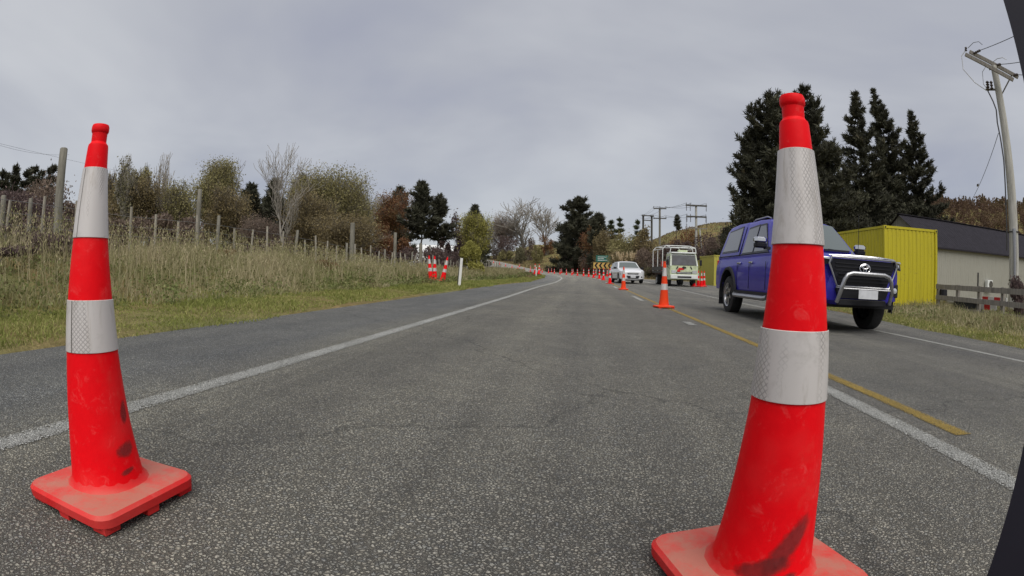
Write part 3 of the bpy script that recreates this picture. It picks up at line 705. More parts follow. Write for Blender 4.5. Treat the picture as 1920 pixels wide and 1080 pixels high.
cl = make_cone('tall red traffic cone on the left edge line with a black scuff and dusty base', 'large traffic cones beside the camera')
cl.location = (-1.283, .898, tz(-1.283, .898)+.06+.0); cl.rotation_euler = (0, 0, math.radians(9))
cl.location = (-1.205, .836, float(zroad(*st(-1.199, .841)))); cl.scale = (.935, .935, .968); cl.rotation_euler = (0, 0, math.radians(1))
for ch_, dz_ in zip([k_ for k_ in cl.children if k_.name.startswith('reflective_sleeve')], (.016, .022)): ch_.location.z = dz_; ch_.scale = (.985, .985, 1)
cr = copy_tree(cl); cr['label'] = 'nearest traffic cone, in front of the blue pickup, base cut by the bottom border'
cr.location = (.4186, .9625, float(zroad(*st(.4186, .9625)))); cr.scale = (.985, .985, 1.01)
cr.rotation_euler = (Matrix.Rotation(.011, 3, Vector((.407, .913, 0)))@Matrix.Rotation(math.radians(106), 3, 'Z')).to_euler()
for ch_, dz_ in zip([k_ for k_ in cr.children if k_.name.startswith('reflective_sleeve')], (.022, .029)): ch_.location.z = dz_; ch_.scale = (.985, .985, 1)
def wa(o, wx_, wy_):    # direction in the cone's own axes that faces the camera
    return math.atan2(-o.location.y, -o.location.x)-o.rotation_euler.z
a = wa(cl, 0, 0); scuff(cl, a+.25, a+1.15, .135, .19, .01); scuff(cl, a+.3, a+.9, .095, .115, .01); scuff(cl, a+.7, a+1.2, .22, .30, .03)
a = wa(cr, 0, 0); scuff(cr, a-.7, a+.9, .07, .13, .05); scuff(cr, a-.1, a+1.1, .10, .20, .12); scuff(cr, a+.2, a+.9, .055, .09, .02)

mid = make_cone('orange and white traffic cone standing on the yellow centre line, left of the blue pickup', 'cones along the yellow centre line', 24, True, False)
def set_cone(o, s, t, rz, tilt=0):
    x_, y_ = xy(s, t); o.location = (float(x_), float(y_), float(zroad(s, t))); o.rotation_euler = (tilt, 0, rz); return o
set_cone(mid, 11.3, -.02, .25)
c3 = copy_tree(mid); c3['label'] = 'orange cone on the centre line just in front of the white car'; set_cone(c3, 22.6, -.05, .1)
c4 = make_cone('red cone on the centre line just left of the white car', 'cones along the yellow centre line', 16, False, False); set_cone(c4, 33, -.12, .6)
def row_cone(name='traffic_cone'):
    """far cone: the same outline in few faces"""
    root = empty(name, cat='traffic cone')
    b = MB(); b.lathe([(.12, .05), (.117, .06), (.036, .9), (.026, .94), (.03, .99), (.02, 1.015)], 10, caps=True); b.build('body', M_CRED, root)
    for z0, z1 in ((.702, .886), (.402, .534)):
        b = MB(); b.lathe([(rad(z0)+.003, z0), (rad(z1)+.003, z1)], 10, caps=False); b.build('reflective_sleeve', M_SLEEVE, root)
    b = MB(); b.box((0, 0, .035), (.4, .4, .05)); b.build('base', M_CRED_DIRTY, root)
    return root
rc = row_cone(); used = False
k = 0
for s in list(np.arange(43, 165, 6.2)):
    c = rc if k == 0 else copy_tree(rc)
    c['group'] = 'small red cones curving away along the closed lane'
    c['label'] = ORD[k]+' small red cone counted leftwards from the white car along the bend'
    set_cone(c, s, -.1+.05*math.sin(k*2.1), k*.7); k += 1
for k, s in enumerate(np.arange(52, 150, 9.5)):
    c = copy_tree(rc); c['group'] = 'small cones on the far edge of the bend'
    c['label'] = ORD[k]+' small cone from the right in the upper row on the far road edge'
    set_cone(c, s, 3.7+.1*math.sin(k*3), k*.9)
# cones stored on the left verge
for i, (px, d, lab, tl_) in enumerate(((808, 20.2, 'left one of two red cones leaning together in the grass by the marker post', .10), (815, 20.9, 'red cone nested behind the leftmost cone in the grass verge', .02), (829, 20.6, 'tilted red cone in the grass just left of the white marker post', -.16))):
    c = copy_tree(c4); P = at(px, 536, d); c.location = (P[0], P[1], tz(P[0], P[1])); c.rotation_euler = (0, -tl_ if i < 2 else .16, .4*i)
    if i == 2: c.rotation_euler = (0, .2, .3)
    c['label'] = lab; c['group'] = 'cones left on the grass verge'
for i, (px, d) in enumerate(((1301, 33.0), (1309, 33.6), (1315, 33.2), (1320, 34.4))):
    c = copy_tree(c4); P = at(px, 537, d); c.location = (P[0], P[1], tz(P[0], P[1])+.06); c.rotation_euler = (0, 0, i)
    c['label'] = ['red cone closest to the right headlamp of the work truck', 'second red cone to the right of the work truck', 'third red cone to the right of the work truck', 'red cone nearest the small yellow container'][i]; c['group'] = 'cones stored beside the work truck'
for i, (px, d) in enumerate(((1003, 49), (1010, 50.5))):
    c = copy_tree(rc); P = at(px, 520, d); c.location = (P[0], P[1], tz(P[0], P[1])+.25); c.rotation_euler = (0, .1*i, i)
    c['label'] = ['red cone standing behind the far marker post on the left', 'red cone just right of the far marker post on the left'][i]; c['group'] = 'cones behind the far marker post'

# ------------------------------------------------------------------ marker posts and signs
def marker(x, y, label, tilt):
    r = empty('marker_post', (x, y, tz(x, y)), 0, label, 'marker post', 'edge marker posts'); r.rotation_euler = (0, tilt, .35)
    b = MB(); b.rbox((0, 0, .46), (.095, .02, .98), .006); b.build('post', M_MARK, r)
    b = MB(); b.box((-.058, .004, .46), (.022, .045, .97)); b.build('back_flange', M_MARKD, r)
    b = MB(); b.box((0, -.0125, .82), (.06, .004, .12)); b.build('reflector', M_SIGNW, r); return r
P = at(861, 542, 17.3); marker(P[0], P[1], 'white roadside marker post right of the two cones on the verge', .07)
P = at(1005, 523, 48); marker(P[0], P[1], 'distant white marker post at the inside of the bend', 0)
# chevron board
dC = clear_of_road(1130, 498, 80, 20); P = at(1130, 498, dC); zg = tz(P[0], P[1])
ch = empty('chevron_sign', (P[0], P[1], zg), math.radians(-3), 'yellow and black chevron board pointing left, left of the white car', 'road sign')
cz = (P[2]-zg)/(dC/58)
b = MB(); b.box((0, 0, cz), (2.1, .03, .68)); b.build('board', M_SIGNY, ch)
ch.scale = (dC/58, 1, dC/58)
for i in range(4):
    x0 = -.93+.5*i; q = MB()
    for sgn in (1, -1):
        q.poly([(x0+.0, -.0185, cz), (x0+.22, -.0185, cz+.32*sgn), (x0+.44, -.0185, cz+.32*sgn), (x0+.22, -.0185, cz)], .004, (0, -1, 0))
    q.build('chevron', M_BLACK, ch)
for x0 in (-.7, .7):
    b = MB(); b.box((x0, .05, cz/2), (.09, .06, cz+.3)); b.build('post', M_BATTEN, ch)
# green direction sign behind it, print too small to read
dG = dC+1; P = at(1131, 485, dG); zg = tz(P[0], P[1])
gs = empty('direction_sign', (P[0], P[1], zg), 0, 'green direction sign on posts above the chevron board', 'road sign'); cz = (P[2]-zg)/(dG/75); gs.scale = (dG/75, 1, dG/75)
b = MB(); b.rbox((0, 0, cz), (2.1, .03, .95), .01); b.build('board', M_SIGNG, gs)
for k, (zz, w_) in enumerate(((.24, 1.2), (0, .9), (-.24, 1.35))):
    b = MB(); x0 = -.8
    rg = random.Random(k)
    while x0 < -.8+w_:
        l = rg.uniform(.05, .11); b.box((x0+l/2, -.018, cz+zz), (l, .004, .09)); x0 += l+.035
    b.build('lettering', M_SIGNW, gs)
for x0 in (-.8, .8):
    b = MB(); b.box((x0, .05, cz/2), (.09, .06, cz)); b.build('post', M_POST, gs)
P = at(1045, 485, clear_of_road(1045, 485, 95, 20)); zg = tz(P[0], P[1]); cz = P[2]-zg
ws = empty('warning_sign', (P[0], P[1], zg), 0, 'small yellow diamond warning sign on a yellow post on the grass bank beyond the bend', 'road sign')
b = MB(); b.poly([(0, 0, cz-.62), (.62, 0, cz), (0, 0, cz+.62), (-.62, 0, cz)], .03, (0, -1, 0)); b.build('board', M_SIGNY, ws)
b = MB(); b.tube([(.05, -.035, cz-.3), (.05, -.035, cz), (-.1, -.035, cz+.12)], .05, 6); b.poly([(-.28, -.034, cz+.1), (-.02, -.034, cz+.32), (-.02, -.034, cz-.08)], .006, (0, -1, 0)); b.build('arrow', M_BLACK, ws)
b = MB(); b.box((0, .03, (cz-.5)/2), (.14, .08, cz-.5+.2)); b.build('post', M_SIGNY, ws)
P = at(1093, 504, clear_of_road(1093, 504, 78, 10)); x_, y_ = P[0], P[1]
b = MB(); b.box((0, 0, .55), (.12, .10, 1.1)); o = b.build('timber_stake', M_BATTEN); o.location = (x_, y_, tz(x_, y_)); tag(o, 'short pale timber stake on the verge left of the chevron board', 'stake')

# ------------------------------------------------------------------ vehicles
def car_shell(sp, root, paint):
    """lower body and greenhouse lofted from stations; x right, y back, z up; front axle at y=0"""
    ys = list(np.arange(sp['nose'], sp['tail']+1e-6, .05)); zb0 = sp['sill']
    W = lambda y: float(np.interp(y, sp['wy'], sp['wv']))
    def zbot(y):
        z = zb0 if y > sp['nose']+.25 else zb0
        for ya in (0, sp['wb']):
            d = abs(y-ya)
            if d < sp['ar']: z = max(z, sp['axz']+math.sqrt(sp['ar']**2-d*d))
        return z
    zt = lambda y: float(np.interp(y, sp['ty'], sp['tv'])); rings = []
    for y in ys:
        w = W(y); zt_ = zt(y); z0 = zbot(y); zm = sp['shoulder']
        pr = [(w*.975, z0), (w*1.0, max(z0+.02, .62)), (w*1.005, max(z0+.04, zm-.14)), (w*.99, max(z0+.06, zm-.02)), (w*.985, zm), (w*.955, max(zm+.02, zt_-.05)), (w*.90, zt_-.01), (w*.75, zt_+.025), (w*.4, zt_+.045), (0, zt_+.05)]
        rings.append([(x, y, z) for x, z in pr]+[(-x, y, z) for x, z in pr[-2::-1]])
    b = MB(); b.loft(rings, False, False, True)
    b.add(rings[0], [tuple(range(len(rings[0])))]); b.add(rings[-1], [tuple(range(len(rings[-1])))])
    body = b.build('body', paint, root, 28)
    g = sp['gh']      # list of (y, z_roof, w_top)
    wB, zB = sp['gw'], sp['belt']
    def side(y, z):
        zr = float(np.interp(y, [k[0] for k in g], [k[1] for k in g])); wt = float(np.interp(y, [k[0] for k in g], [k[2] for k in g]))
        f = (z-zB)/max(.62, .01); return wB+(sp['wt']-wB)*min(1, max(0, f))
    rings = []; gy = sorted(set([k[0] for k in g]+list(np.arange(g[0][0], g[-1][0], .12))))
    for y in gy:
        zr = float(np.interp(y, [k[0] for k in g], [k[1] for k in g])); zr = max(zr, zB+.005)
        def sx(z): return wB+(sp['wt']-wB)*min(1, max(0, (z-zB)/.62))
        ze = max(zB, zr-.05); pr = [(sx(zB), zB-.04), (sx(zB), zB), (sx((zB+ze)/2)+.006, (zB+ze)/2), (sx(ze), ze), (sx(ze)*.95, zr-.015), (sx(ze)*.75, zr+.008), (sx(ze)*.4, zr+.022), (0, zr+.027)]
        rings.append([(x, y, z) for x, z in pr]+[(-x, y, z) for x, z in pr[-2::-1]])
    b = MB(); b.loft(rings, False, False, True); b.add(rings[-1], [tuple(range(len(rings[-1])))]); b.build('cabin', paint, root, 30)
    return body, side
def side_poly(side, pts, off, sgn):
    return [(sgn*(side(y, z)+off), y, z) for y, z in pts]
def window(root, side, pts, name='side_window', glass=None, sgns=(-1, 1), trim=True):
    cy_ = sum(p[0] for p in pts)/len(pts); cz_ = sum(p[1] for p in pts)/len(pts)
    for sgn in sgns:
        b = MB(); b.poly(side_poly(side, pts, .014, sgn), .006, (sgn, 0, .2)); w = b.build(name, glass or M_DGLASS, root)
        if trim:
            big = [(cy_+(y-cy_)*1.09, cz_+(z-cz_)*1.16) for y, z in pts]
            b = MB(); b.poly(side_poly(side, big, .009, sgn), .004, (sgn, 0, .2)); b.build('window_trim', M_GLOSSB, w)
def front_panel(sp, y0, y1, w0, w1, z0, z1, name, mat, root, n=8, off=.006, crown=.03):
    """curved windscreen between (y0,z0) at the foot and (y1,z1) at the head"""
    b = MB(); rings = []
    for f in np.linspace(0, 1, 5):
        w = w0+(w1-w0)*f; r = []
        for k in range(n+1):
            u = -1+2*k/n; cz = (1-u*u)*crown
            r.append((u*w, y0+(y1-y0)*f-off-cz*.9-.0, z0+(z1-z0)*f+off+cz*.5))
        rings.append(r)
    b.loft(rings, False, sm=True); return b.build(name, mat, root)
def wheel(root, x, y, z, r, w, rim, sgn, spokes=6, rr=.62):
    b = MB(); b.lathe([(r*rr, -w/2+.01), (r*.88, -w/2), (r*.97, -w*.42), (r, -w*.28), (r, w*.28), (r*.97, w*.42), (r*.88, w/2), (r*rr, w/2-.01)], 32, (x, y, z), 'x', caps=False)
    wh = b.build('wheel', M_TYRE, root, 40)
    b = MB(); xo = x+sgn*(w/2-.02)
    b.lathe([(r*rr+.004, (w/2+.002)*sgn), (r*rr-.02, (w/2-.012)*sgn), (r*rr-.035, (w/2-.06)*sgn), (r*rr-.04, -(w/2-.03)*sgn)], 28, (x, y, z), 'x', caps=False); b.build('rim', rim, wh)
    b = MB(); b.lathe([(.001, (w/2-.085)*sgn), (r*rr-.02, (w/2-.09)*sgn)], 20, (x, y, z), 'x', caps=False); b.build('brake_disc', M_BLACK, wh)
    for k in range(spokes):
        a = 2*PI*k/spokes+.3; b = MB(); L = r*rr-.03; ca, sa_ = math.cos(a), math.sin(a)
        pts = []
        for (rad_, hw, dx_) in ((.04, .035, -.02), (L, .028, -.005)):
            for s2 in (-1, 1): pts.append((xo+sgn*dx_-sgn*.01, y+ca*rad_-sa_*hw*s2, z+sa_*rad_+ca*hw*s2))
        b.poly([pts[0], pts[1], pts[3], pts[2]], .022, (sgn, 0, 0)); b.build('spoke', rim, wh)
    b = MB(); b.lathe([(.05, .004*sgn), (.045, .02*sgn), (.001, .024*sgn)], 12, (xo-sgn*.012, y, z), 'x', caps=False); b.build('hub_cap', M_BLACK, wh)
    return wh

# blue double-cab pickup with a canopy
ute = empty('pickup_truck', label='deep blue double-cab pickup with canopy and chrome nudge bar, facing the camera', cat='pickup truck')
SP = dict(nose=-.93, tail=4.20, sill=.50, wb=3.085, ar=.50, axz=.42, shoulder=1.02, belt=1.20, gw=.845, wt=.66,
          wy=[-.93, -.88, -.78, -.6, -.3, 3.8, 4.2], wv=[.70, .78, .85, .895, .92, .92, .89], ty=[-.93, -.8, -.5, 0, .45, .6, 4.2], tv=[1.03, 1.09, 1.13, 1.17, 1.20, 1.19, 1.19],
          gh=[(.42, 1.20, .8), (.5, 1.25, .8), (1.18, 1.80, .66), (1.45, 1.865, .66), (1.9, 1.895, .66), (2.55, 1.89, .66), (2.62, 1.91, .66), (3.2, 1.925, .66), (3.80, 1.90, .66), (3.95, 1.84, .66), (4.16, 1.25, .66)])
body, side = car_shell(SP, ute, M_BLUE)
window(ute, side, [(.98, 1.25), (1.72, 1.25), (1.72, 1.74), (1.42, 1.74)])
window(ute, side, [(1.80, 1.25), (2.42, 1.25), (2.38, 1.73), (1.80, 1.75)])
window(ute, side, [(2.80, 1.33), (3.90, 1.33), (3.74, 1.76), (2.84, 1.80)], 'canopy_window')
front_panel(SP, .50, 1.16, .76, .62, 1.235, 1.775, 'windscreen', M_WGLASS, ute, off=.012, crown=.05)
front_panel(SP, .47, .50, .78, .76, 1.205, 1.238, 'wiper_cowl', M_BLACK, ute, off=.016, crown=.05)
for x0 in (-.5, .15):
    b = MB(); b.tube([(x0+.45, .36, 1.272), (x0, .45, 1.31)], .008, 5); b.build('wiper', M_BLACK, ute)
for s in (-1, 1):
    for y0 in (.86, 1.76, 2.50):       # door and canopy shut lines
        b = MB(); b.box((s*.924, y0, .80), (.006, .012, .50)); b.build('shut_line', M_BLACK, body)
    for y0 in (1.66, 2.38):
        b = MB(); b.rbox((s*.925, y0, 1.045), (.035, .19, .032), .008); b.build('door_handle', M_CHROME, ute)
    b = MB(); b.tube([(s*.97, .62, .43), (s*1.0, .72, .41), (s*1.0, 2.38, .41), (s*.97, 2.48, .43)], .042, 8); st_ = b.build('side_step', M_ALU, ute)
    b = MB(); b.box((s*.90, 1.55, .46), (.10, 1.9, .10)); b.build('sill_trim', M_BLACK, ute)
    # mirrors
    b = MB(); b.rbox((s*1.07, .80, 1.405), (.25, .15, .10), .045); mr = b.build('mirror', M_CHROME, ute)
    b = MB(); b.rbox((s*1.065, .80, 1.315), (.235, .145, .095), .035); b.build('mirror_housing', M_GLOSSB, mr)
    b = MB(); b.box((s*.93, .80, 1.27), (.12, .06, .05)); b.build('mirror_foot', M_BLACK, mr)
    for ya in (0, SP['wb']):
        wheel(ute, s*.80, ya, .395, .395, .26, M_ALU, s, 6)
        rings = []
        for k in range(17):
            a = math.radians(-12+204*k/16); c_, s_ = math.cos(a), math.sin(a); r0, r1 = .50, .575; zc = SP['axz']
            rings.append([(s*.90, ya+c_*r0, zc+s_*r0), (s*.965, ya+c_*(r0+.005), zc+s_*(r0+.005)), (s*.962, ya+c_*(r1-.02), zc+s_*(r1-.02)), (s*.918, ya+c_*r1, zc+s_*r1)])
        b = MB(); b.loft(rings, False, sm=True); b.build('wheel_arch_trim', M_BLACK, ute)
        b = MB(); rings = []
        for k in range(13):
            a = math.radians(-5+190*k/12); c_, s_ = math.cos(a), math.sin(a)
            rings.append([(s*.52, ya+c_*.52, SP['axz']+s_*.52), (s*.915, ya+c_*.505, SP['axz']+s_*.505)])
        b.loft(rings, False, sm=True); b.add([r[0] for r in rings], [tuple(range(13))]); b.build('wheel_well', M_BLACK, ute)
    b = MB(); b.box((s*.83, 3.62, .34), (.26, .012, .34)); b.build('mud_flap', M_BLACK, ute)
    # headlamp: swept polygon round the corner
    pts = [(s*.60, -.985, .99), (s*.60, -.985, 1.085), (s*.80, -.86, 1.105), (s*.915, -.58, 1.115), (s*.925, -.60, 1.03), (s*.80, -.905, .965)]
    b = MB(); b.poly(pts, .03, (s*.35, -1, 0)); hl = b.build('headlamp', M_GLOSSB, ute)
    b = MB(); b.poly([(s*.62, -1.018, 1.055), (s*.62, -1.018, 1.085), (s*.80, -.905, 1.10), (s*.92, -.63, 1.11), (s*.93, -.63, 1.09), (s*.81, -.915, 1.07)], .012, (s*.35, -1, 0)); b.build('lamp_strip', M_CHROME, hl)
    b = MB(); b.lathe([(.001, -.04), (.035, -.035), (.046, 0)], 14, (s*.72, -.925, 1.02), 'y', caps=False); b.build('lamp_lens', M_LAMP, hl)
    b = MB(); b.rbox((s*.70, -.905, .66), (.17, .05, .20), .02, -s*.0); fg = b.build('fog_lamp_surround', M_BLACK, ute)
    b = MB(); b.lathe([(.001, -.02), (.04, -.012), (.045, 0)], 12, (s*.70, -.935, .66), 'y', caps=False); b.build('fog_lamp', M_LAMP, fg)
for s in (-1, 1):      # dark joint between cab and canopy, and the window sill line
    b = MB(); rr_ = [(s*(side(2.60, z)+.008), 2.60, z) for z in (1.2, 1.4, 1.6, 1.8)]; b.tube(rr_, .012, 4); b.build('canopy_seal', M_BLACK, ute)
    b = MB(); b.tube([(s*(side(y, 1.205)+.008), y, 1.215) for y in (.9, 2.0, 3.0, 4.05)], .010, 4); b.build('window_sill_strip', M_BLACK, ute)
# roof rails on the canopy
for s in (-1, 1):
    b = MB(); b.tube([(s*.56, 1.5, 1.885), (s*.56, 1.7, 1.935), (s*.56, 2.4, 1.94), (s*.56, 2.52, 1.90)], .014, 6); b.build('roof_rail', M_ALU, ute)
# front end
b = MB(); rings = []
for z, w, y in ((.42, .70, -.94), (.48, .84, -1.0), (.62, .88, -1.02), (.80, .88, -1.0), (.93, .84, -.965), (1.0, .80, -.94)):
    r = []
    for k in range(13):
        u = -1+2*k/12; r.append((u*(w+.02), y+.30*abs(u)**3.2, z))
    rings.append(r)
b.loft(rings, False, sm=True); b.build('front_bumper', M_BLUE, ute)
gp = [(-.56, 1.075), (.56, 1.075), (.60, .99), (.46, .70), (-.46, .70), (-.60, .99)]
b = MB(); b.poly([(x, -1.035, z) for x, z in gp], .08, (0, 1, 0)); gr = b.build('grille', M_GLOSSB, ute)
for z in (.76, .81, .86, .91, .96, 1.01):
    b = MB(); b.box((0, -1.043, z), (.94+.0 if z < .9 else 1.06, .014, .012)); b.build('grille_bar', M_BLACK, gr)
gs_ = [(x*1.07, -1.05, .89+(z-.89)*1.1) for x, z in gp]
b = MB(); b.tube(gs_[:1]+gs_[1:]+[gs_[0]], .017, 6, False); b.build('grille_surround', M_ALU, gr)
b = MB(); b.tube([(-.62, -.99, 1.115), (-.3, -1.03, 1.125), (.3, -1.03, 1.125), (.62, -.99, 1.115)], [.010, .015, .015, .010], 7); b.build('bonnet_trim', M_CHROME, ute)
b = MB(); b.rbox((0, .03, 1.235), (.62, .34, .05), .02); b.build('bonnet_scoop', M_BLUE, ute)
b = MB(); b.box((0, -.15, 1.245), (.50, .03, .03)); b.build('scoop_mouth', M_BLACK, ute)
def ellipse_tube(cx, cz, rx, rz_, y, r, mb, n=28):
    pts = [(cx+rx*math.cos(2*PI*k/n), y, cz+rz_*math.sin(2*PI*k/n)) for k in range(n+1)]; mb.tube(pts, r, 6, False)
b = MB(); ellipse_tube(0, .95, .098, .066, -1.066, .010, b); ellipse_tube(0, .975, .062, .026, -1.066, .008, b); ellipse_tube(0, .952, .028, .060, -1.067, .008, b); b.build('emblem', M_CHROME, gr)
b = MB(); b.poly([(x, -1.045, z) for x, z in ((-.5, .655), (.5, .655), (.44, .52), (-.44, .52))], .06, (0, 1, 0)); b.build('lower_grille', M_BLACK, ute)
b = MB(); b.box((0, -1.05, .668), (1.02, .02, .022)); b.build('bumper_trim', M_ALU, ute)
b = MB(); b.rbox((0, -1.02, .46), (.92, .06, .09), .02); b.build('skid_plate', M_BLACK, ute)
b = MB(); b.box((0, -1.20, .585), (.36, .008, .125)); b.build('number_plate', M_PLATE, ute)
nb = [(-.50, -1.08, .46), (-.48, -1.16, .62), (-.44, -1.19, .78), (-.39, -1.19, .845), (-.30, -1.19, .872), (.30, -1.19, .872), (.39, -1.19, .845), (.44, -1.19, .78), (.48, -1.16, .62), (.50, -1.08, .46)]
b = MB(); b.tube(nb, .032, 10); nbar = b.build('nudge_bar', M_ALU, ute)
b = MB(); b.tube([(-.455, -1.17, .655), (.455, -1.17, .655)], .014, 8); b.build('cross_bar', M_ALU, nbar)
b = MB(); b.box((0, 1.6, .46), (1.5, 4.9, .16)); b.build('underbody', M_BLACK, ute)
b = MB(); b.rbox((0, 4.24, .62), (1.7, .10, .16), .03); b.build('rear_bumper', M_ALU, ute)
for s in (-1, 1):
    b = MB(); b.rbox((s*.83, 4.16, 1.0), (.09, .10, .30), .02); b.build('tail_lamp', M_REDP, ute)
b = MB(); b.tube([(.75, .35, 1.2), (.78, .38, 1.95)], .006, 4); b.build('aerial', M_BLACK, ute)
ute.location = (4.20, 8.02, -.135); ute.rotation_euler = (0, math.radians(1.6), math.radians(1.5)); ute.scale = (1, 1, 1.03)

# white car farther up the lane
wc = empty('white_car', label='white car facing the camera in the far lane behind the orange cone', cat='car')
S2 = dict(nose=-.85, tail=3.55, sill=.30, wb=2.66, ar=.38, axz=.33, shoulder=.80, belt=.98, gw=.80, wt=.62,
          wy=[-.85, -.78, -.6, -.3, 3.2, 3.55], wv=[.60, .74, .84, .88, .88, .80], ty=[-.85, -.7, -.3, .35, .6, 3.55], tv=[.70, .80, .90, .98, .98, .98],
          gh=[(.38, .98, .8), (.5, 1.03, .8), (1.15, 1.42, .62), (1.5, 1.47, .62), (2.6, 1.47, .62), (3.2, 1.40, .62), (3.5, 1.05, .62)])
bd, side2 = car_shell(S2, wc, M_WCAR)
window(wc, side2, [(.85, 1.02), (1.65, 1.02), (1.65, 1.38), (1.35, 1.38)]); window(wc, side2, [(1.74, 1.02), (2.9, 1.02), (2.7, 1.38), (1.74, 1.38)])
front_panel(S2, .50, 1.12, .72, .58, 1.01, 1.40, 'windscreen', M_WGLASS, wc, off=.012, crown=.04)
for s in (-1, 1):
    for ya in (0, 2.66): wheel(wc, s*.76, ya, .32, .32, .20, M_ALU, s, 5)
    b = MB(); b.poly([(s*.42, -.80, .66), (s*.46, -.80, .74), (s*.76, -.62, .80), (s*.84, -.45, .79), (s*.82, -.55, .68)], .03, (s*.3, -1, .2)); b.build('headlamp', M_LAMP, wc)
    b = MB(); b.rbox((s*.98, .62, 1.02), (.2, .12, .13), .03); b.build('mirror', M_BLACK, wc)
    b = MB(); b.lathe([(.001, -.02), (.05, 0)], 10, (s*.6, -.86, .42), 'y', caps=False); b.build('fog_lamp', M_BLACK, wc)
b = MB(); rings = []
for z, w, y in ((.22, .74, -.80), (.34, .84, -.87), (.5, .85, -.88), (.64, .80, -.85)):
    rings.append([((-1+2*k/10)*w, y+.28*abs(-1+2*k/10)**3, z) for k in range(11)])
b.loft(rings, False, sm=True); b.build('front_bumper', M_WCAR, wc)
b = MB(); b.poly([(x, -.893, z) for x, z in ((-.45, .50), (.45, .50), (.36, .33), (-.36, .33))], .06, (0, 1, 0)); b.build('lower_grille', M_BLACK, wc)
b = MB(); b.poly([(x, -.885, z) for x, z in ((-.40, .665), (.40, .665), (.34, .60), (-.34, .60))], .06, (0, 1, 0)); g_ = b.build('grille', M_BLACK, wc)
b = MB(); b.box((0, -.895, .635), (.6, .012, .015)); b.build('grille_bar', M_CHROME, g_)
b = MB(); b.box((0, -.91, .43), (.36, .01, .12)); b.build('number_plate', M_PLATE, wc)
b = MB(); b.box((0, 1.3, .26), (1.4, 4.0, .16)); b.build('underbody', M_BLACK, wc)
P = at(1184, 530, 34.6); wc.location = (P[0], P[1]+.9, .155); wc.rotation_euler = (0, 0, math.radians(7)); wc.scale = (1.0, 1, 1.02)

# work truck parked on the shoulder
P = at(1282, 537, 32.2); wt_ = empty('work_truck', (P[0], P[1], tz(P[0], P[1])+.06), math.radians(3.5), 'pale green and white cab-over work truck with a white pipe frame over its deck', 'truck')
def tprism(name, mat, secs, parent=wt_):
    b = MB(); b.loft(secs, True, True, sm=False); return b.build(name, mat, parent)
w = .92
def rect(y, z0, z1, w0, w1): return [(-w0, y, z0), (w0, y, z0), (w1, y, z1), (-w1, y, z1)]
cab = tprism('cab', M_HIVIS, [rect(-.02, .48, 1.28, .84, .88), rect(.0, .44, 1.30, .90, .92), rect(.25, .44, 2.02, .92, .84), rect(.35, .44, 2.06, .92, .82), rect(1.45, .44, 2.06, .92, .82), rect(1.5, .46, 2.02, .90, .80)])
b = MB(); b.loft([[(-.80, -.03, 1.33), (.80, -.03, 1.33)], [(-.74, .19, 1.96), (.74, .19, 1.96)]], False); b.build('windscreen', M_TGLASS, cab)
b = MB(); b.tube([(-.86, -.01, 1.28), (-.80, .225, 1.96), (.80, .225, 1.96), (.86, -.01, 1.28)], .045, 6); b.build('windscreen_surround', M_TWHITE, cab)
b = MB(); b.rbox((0, .75, 2.10), (1.6, 1.3, .09), .03); b.build('roof', M_TWHITE, cab)
b = MB(); b.rbox((0, .45, 2.22), (.62, .22, .14), .03); b.build('light_bar', M_HIVIS, cab)
b = MB(); b.rbox((0, -.07, .62), (1.78, .12, .26), .03); b.build('front_bumper', M_TWHITE, wt_)
b = MB(); b.box((0, -.135, .60), (.9, .01, .10)); b.build('bumper_opening', M_BLACK, wt_)
b = MB(); b.box((0, -.03, .86), (1.0, .03, .12)); gt = b.build('grille', M_BLACK, wt_)
b = MB(); b.box((0, -.05, .86), (.9, .012, .03)); b.build('grille_bar', M_TWHITE, gt)
for s in (-1, 1):
    b = MB(); b.rbox((s*.68, -.035, .92), (.30, .05, .19), .02); b.build('headlamp', M_LAMP, wt_)
    b = MB(); b.tube([(s*.86, .1, 1.75), (s*1.08, .0, 1.8), (s*1.08, .0, 1.2), (s*.9, .08, 1.1)], .014, 5); mm = b.build('mirror_arm', M_BLACK, wt_)
    b = MB(); b.rbox((s*1.08, -.02, 1.5), (.16, .06, .34), .02); b.build('mirror', M_BLACK, mm)
    b = MB(); b.poly([(s*.91, .3, 1.32), (s*.91, 1.2, 1.32), (s*.845, 1.2, 1.92), (s*.85, .42, 1.92)], .006, (s, 0, .1)); b.build('side_window', M_DGLASS, cab)
    wheel(wt_, s*.80, .85, .38, .38, .22, M_TWHITE, s, 5, .55); wheel(wt_, s*.76, 4.0, .38, .38, .34, M_TWHITE, s, 5, .55)
for x0, z0, w_ in ((-.2, 1.10, .34), (-.35, 1.0, .2)):
    b = MB(); b.box((x0, -.028, z0), (w_, .012, .14)); b.build('red_sticker', M_REDP, wt_)
for x0, r_ in ((-.45, .5), (.45, -.5), (-.02, 0)):
    b = MB(); b.box((x0, -.03, 1.17), (.07, .008, .20), ry=r_); b.build('dark_stripe', M_BLACK, wt_)
b = MB(); b.box((0, -.032, 1.18), (.26, .008, .10)); b.build('front_emblem', M_BLACK, wt_)
b = MB(); b.box((0, 2.6, .52), (.9, 4.8, .22)); b.build('chassis', M_BLACK, wt_)
b = MB(); b.box((0, 3.3, .92), (2.1, 3.4, .12)); b.build('deck', M_ARM, wt_)
for s in (-1, 1):
    b = MB(); b.box((s*1.05, 3.3, 1.14), (.04, 3.4, .24)); b.build('drop_side', M_ARM, wt_)
fr = MB(); rt_ = .029
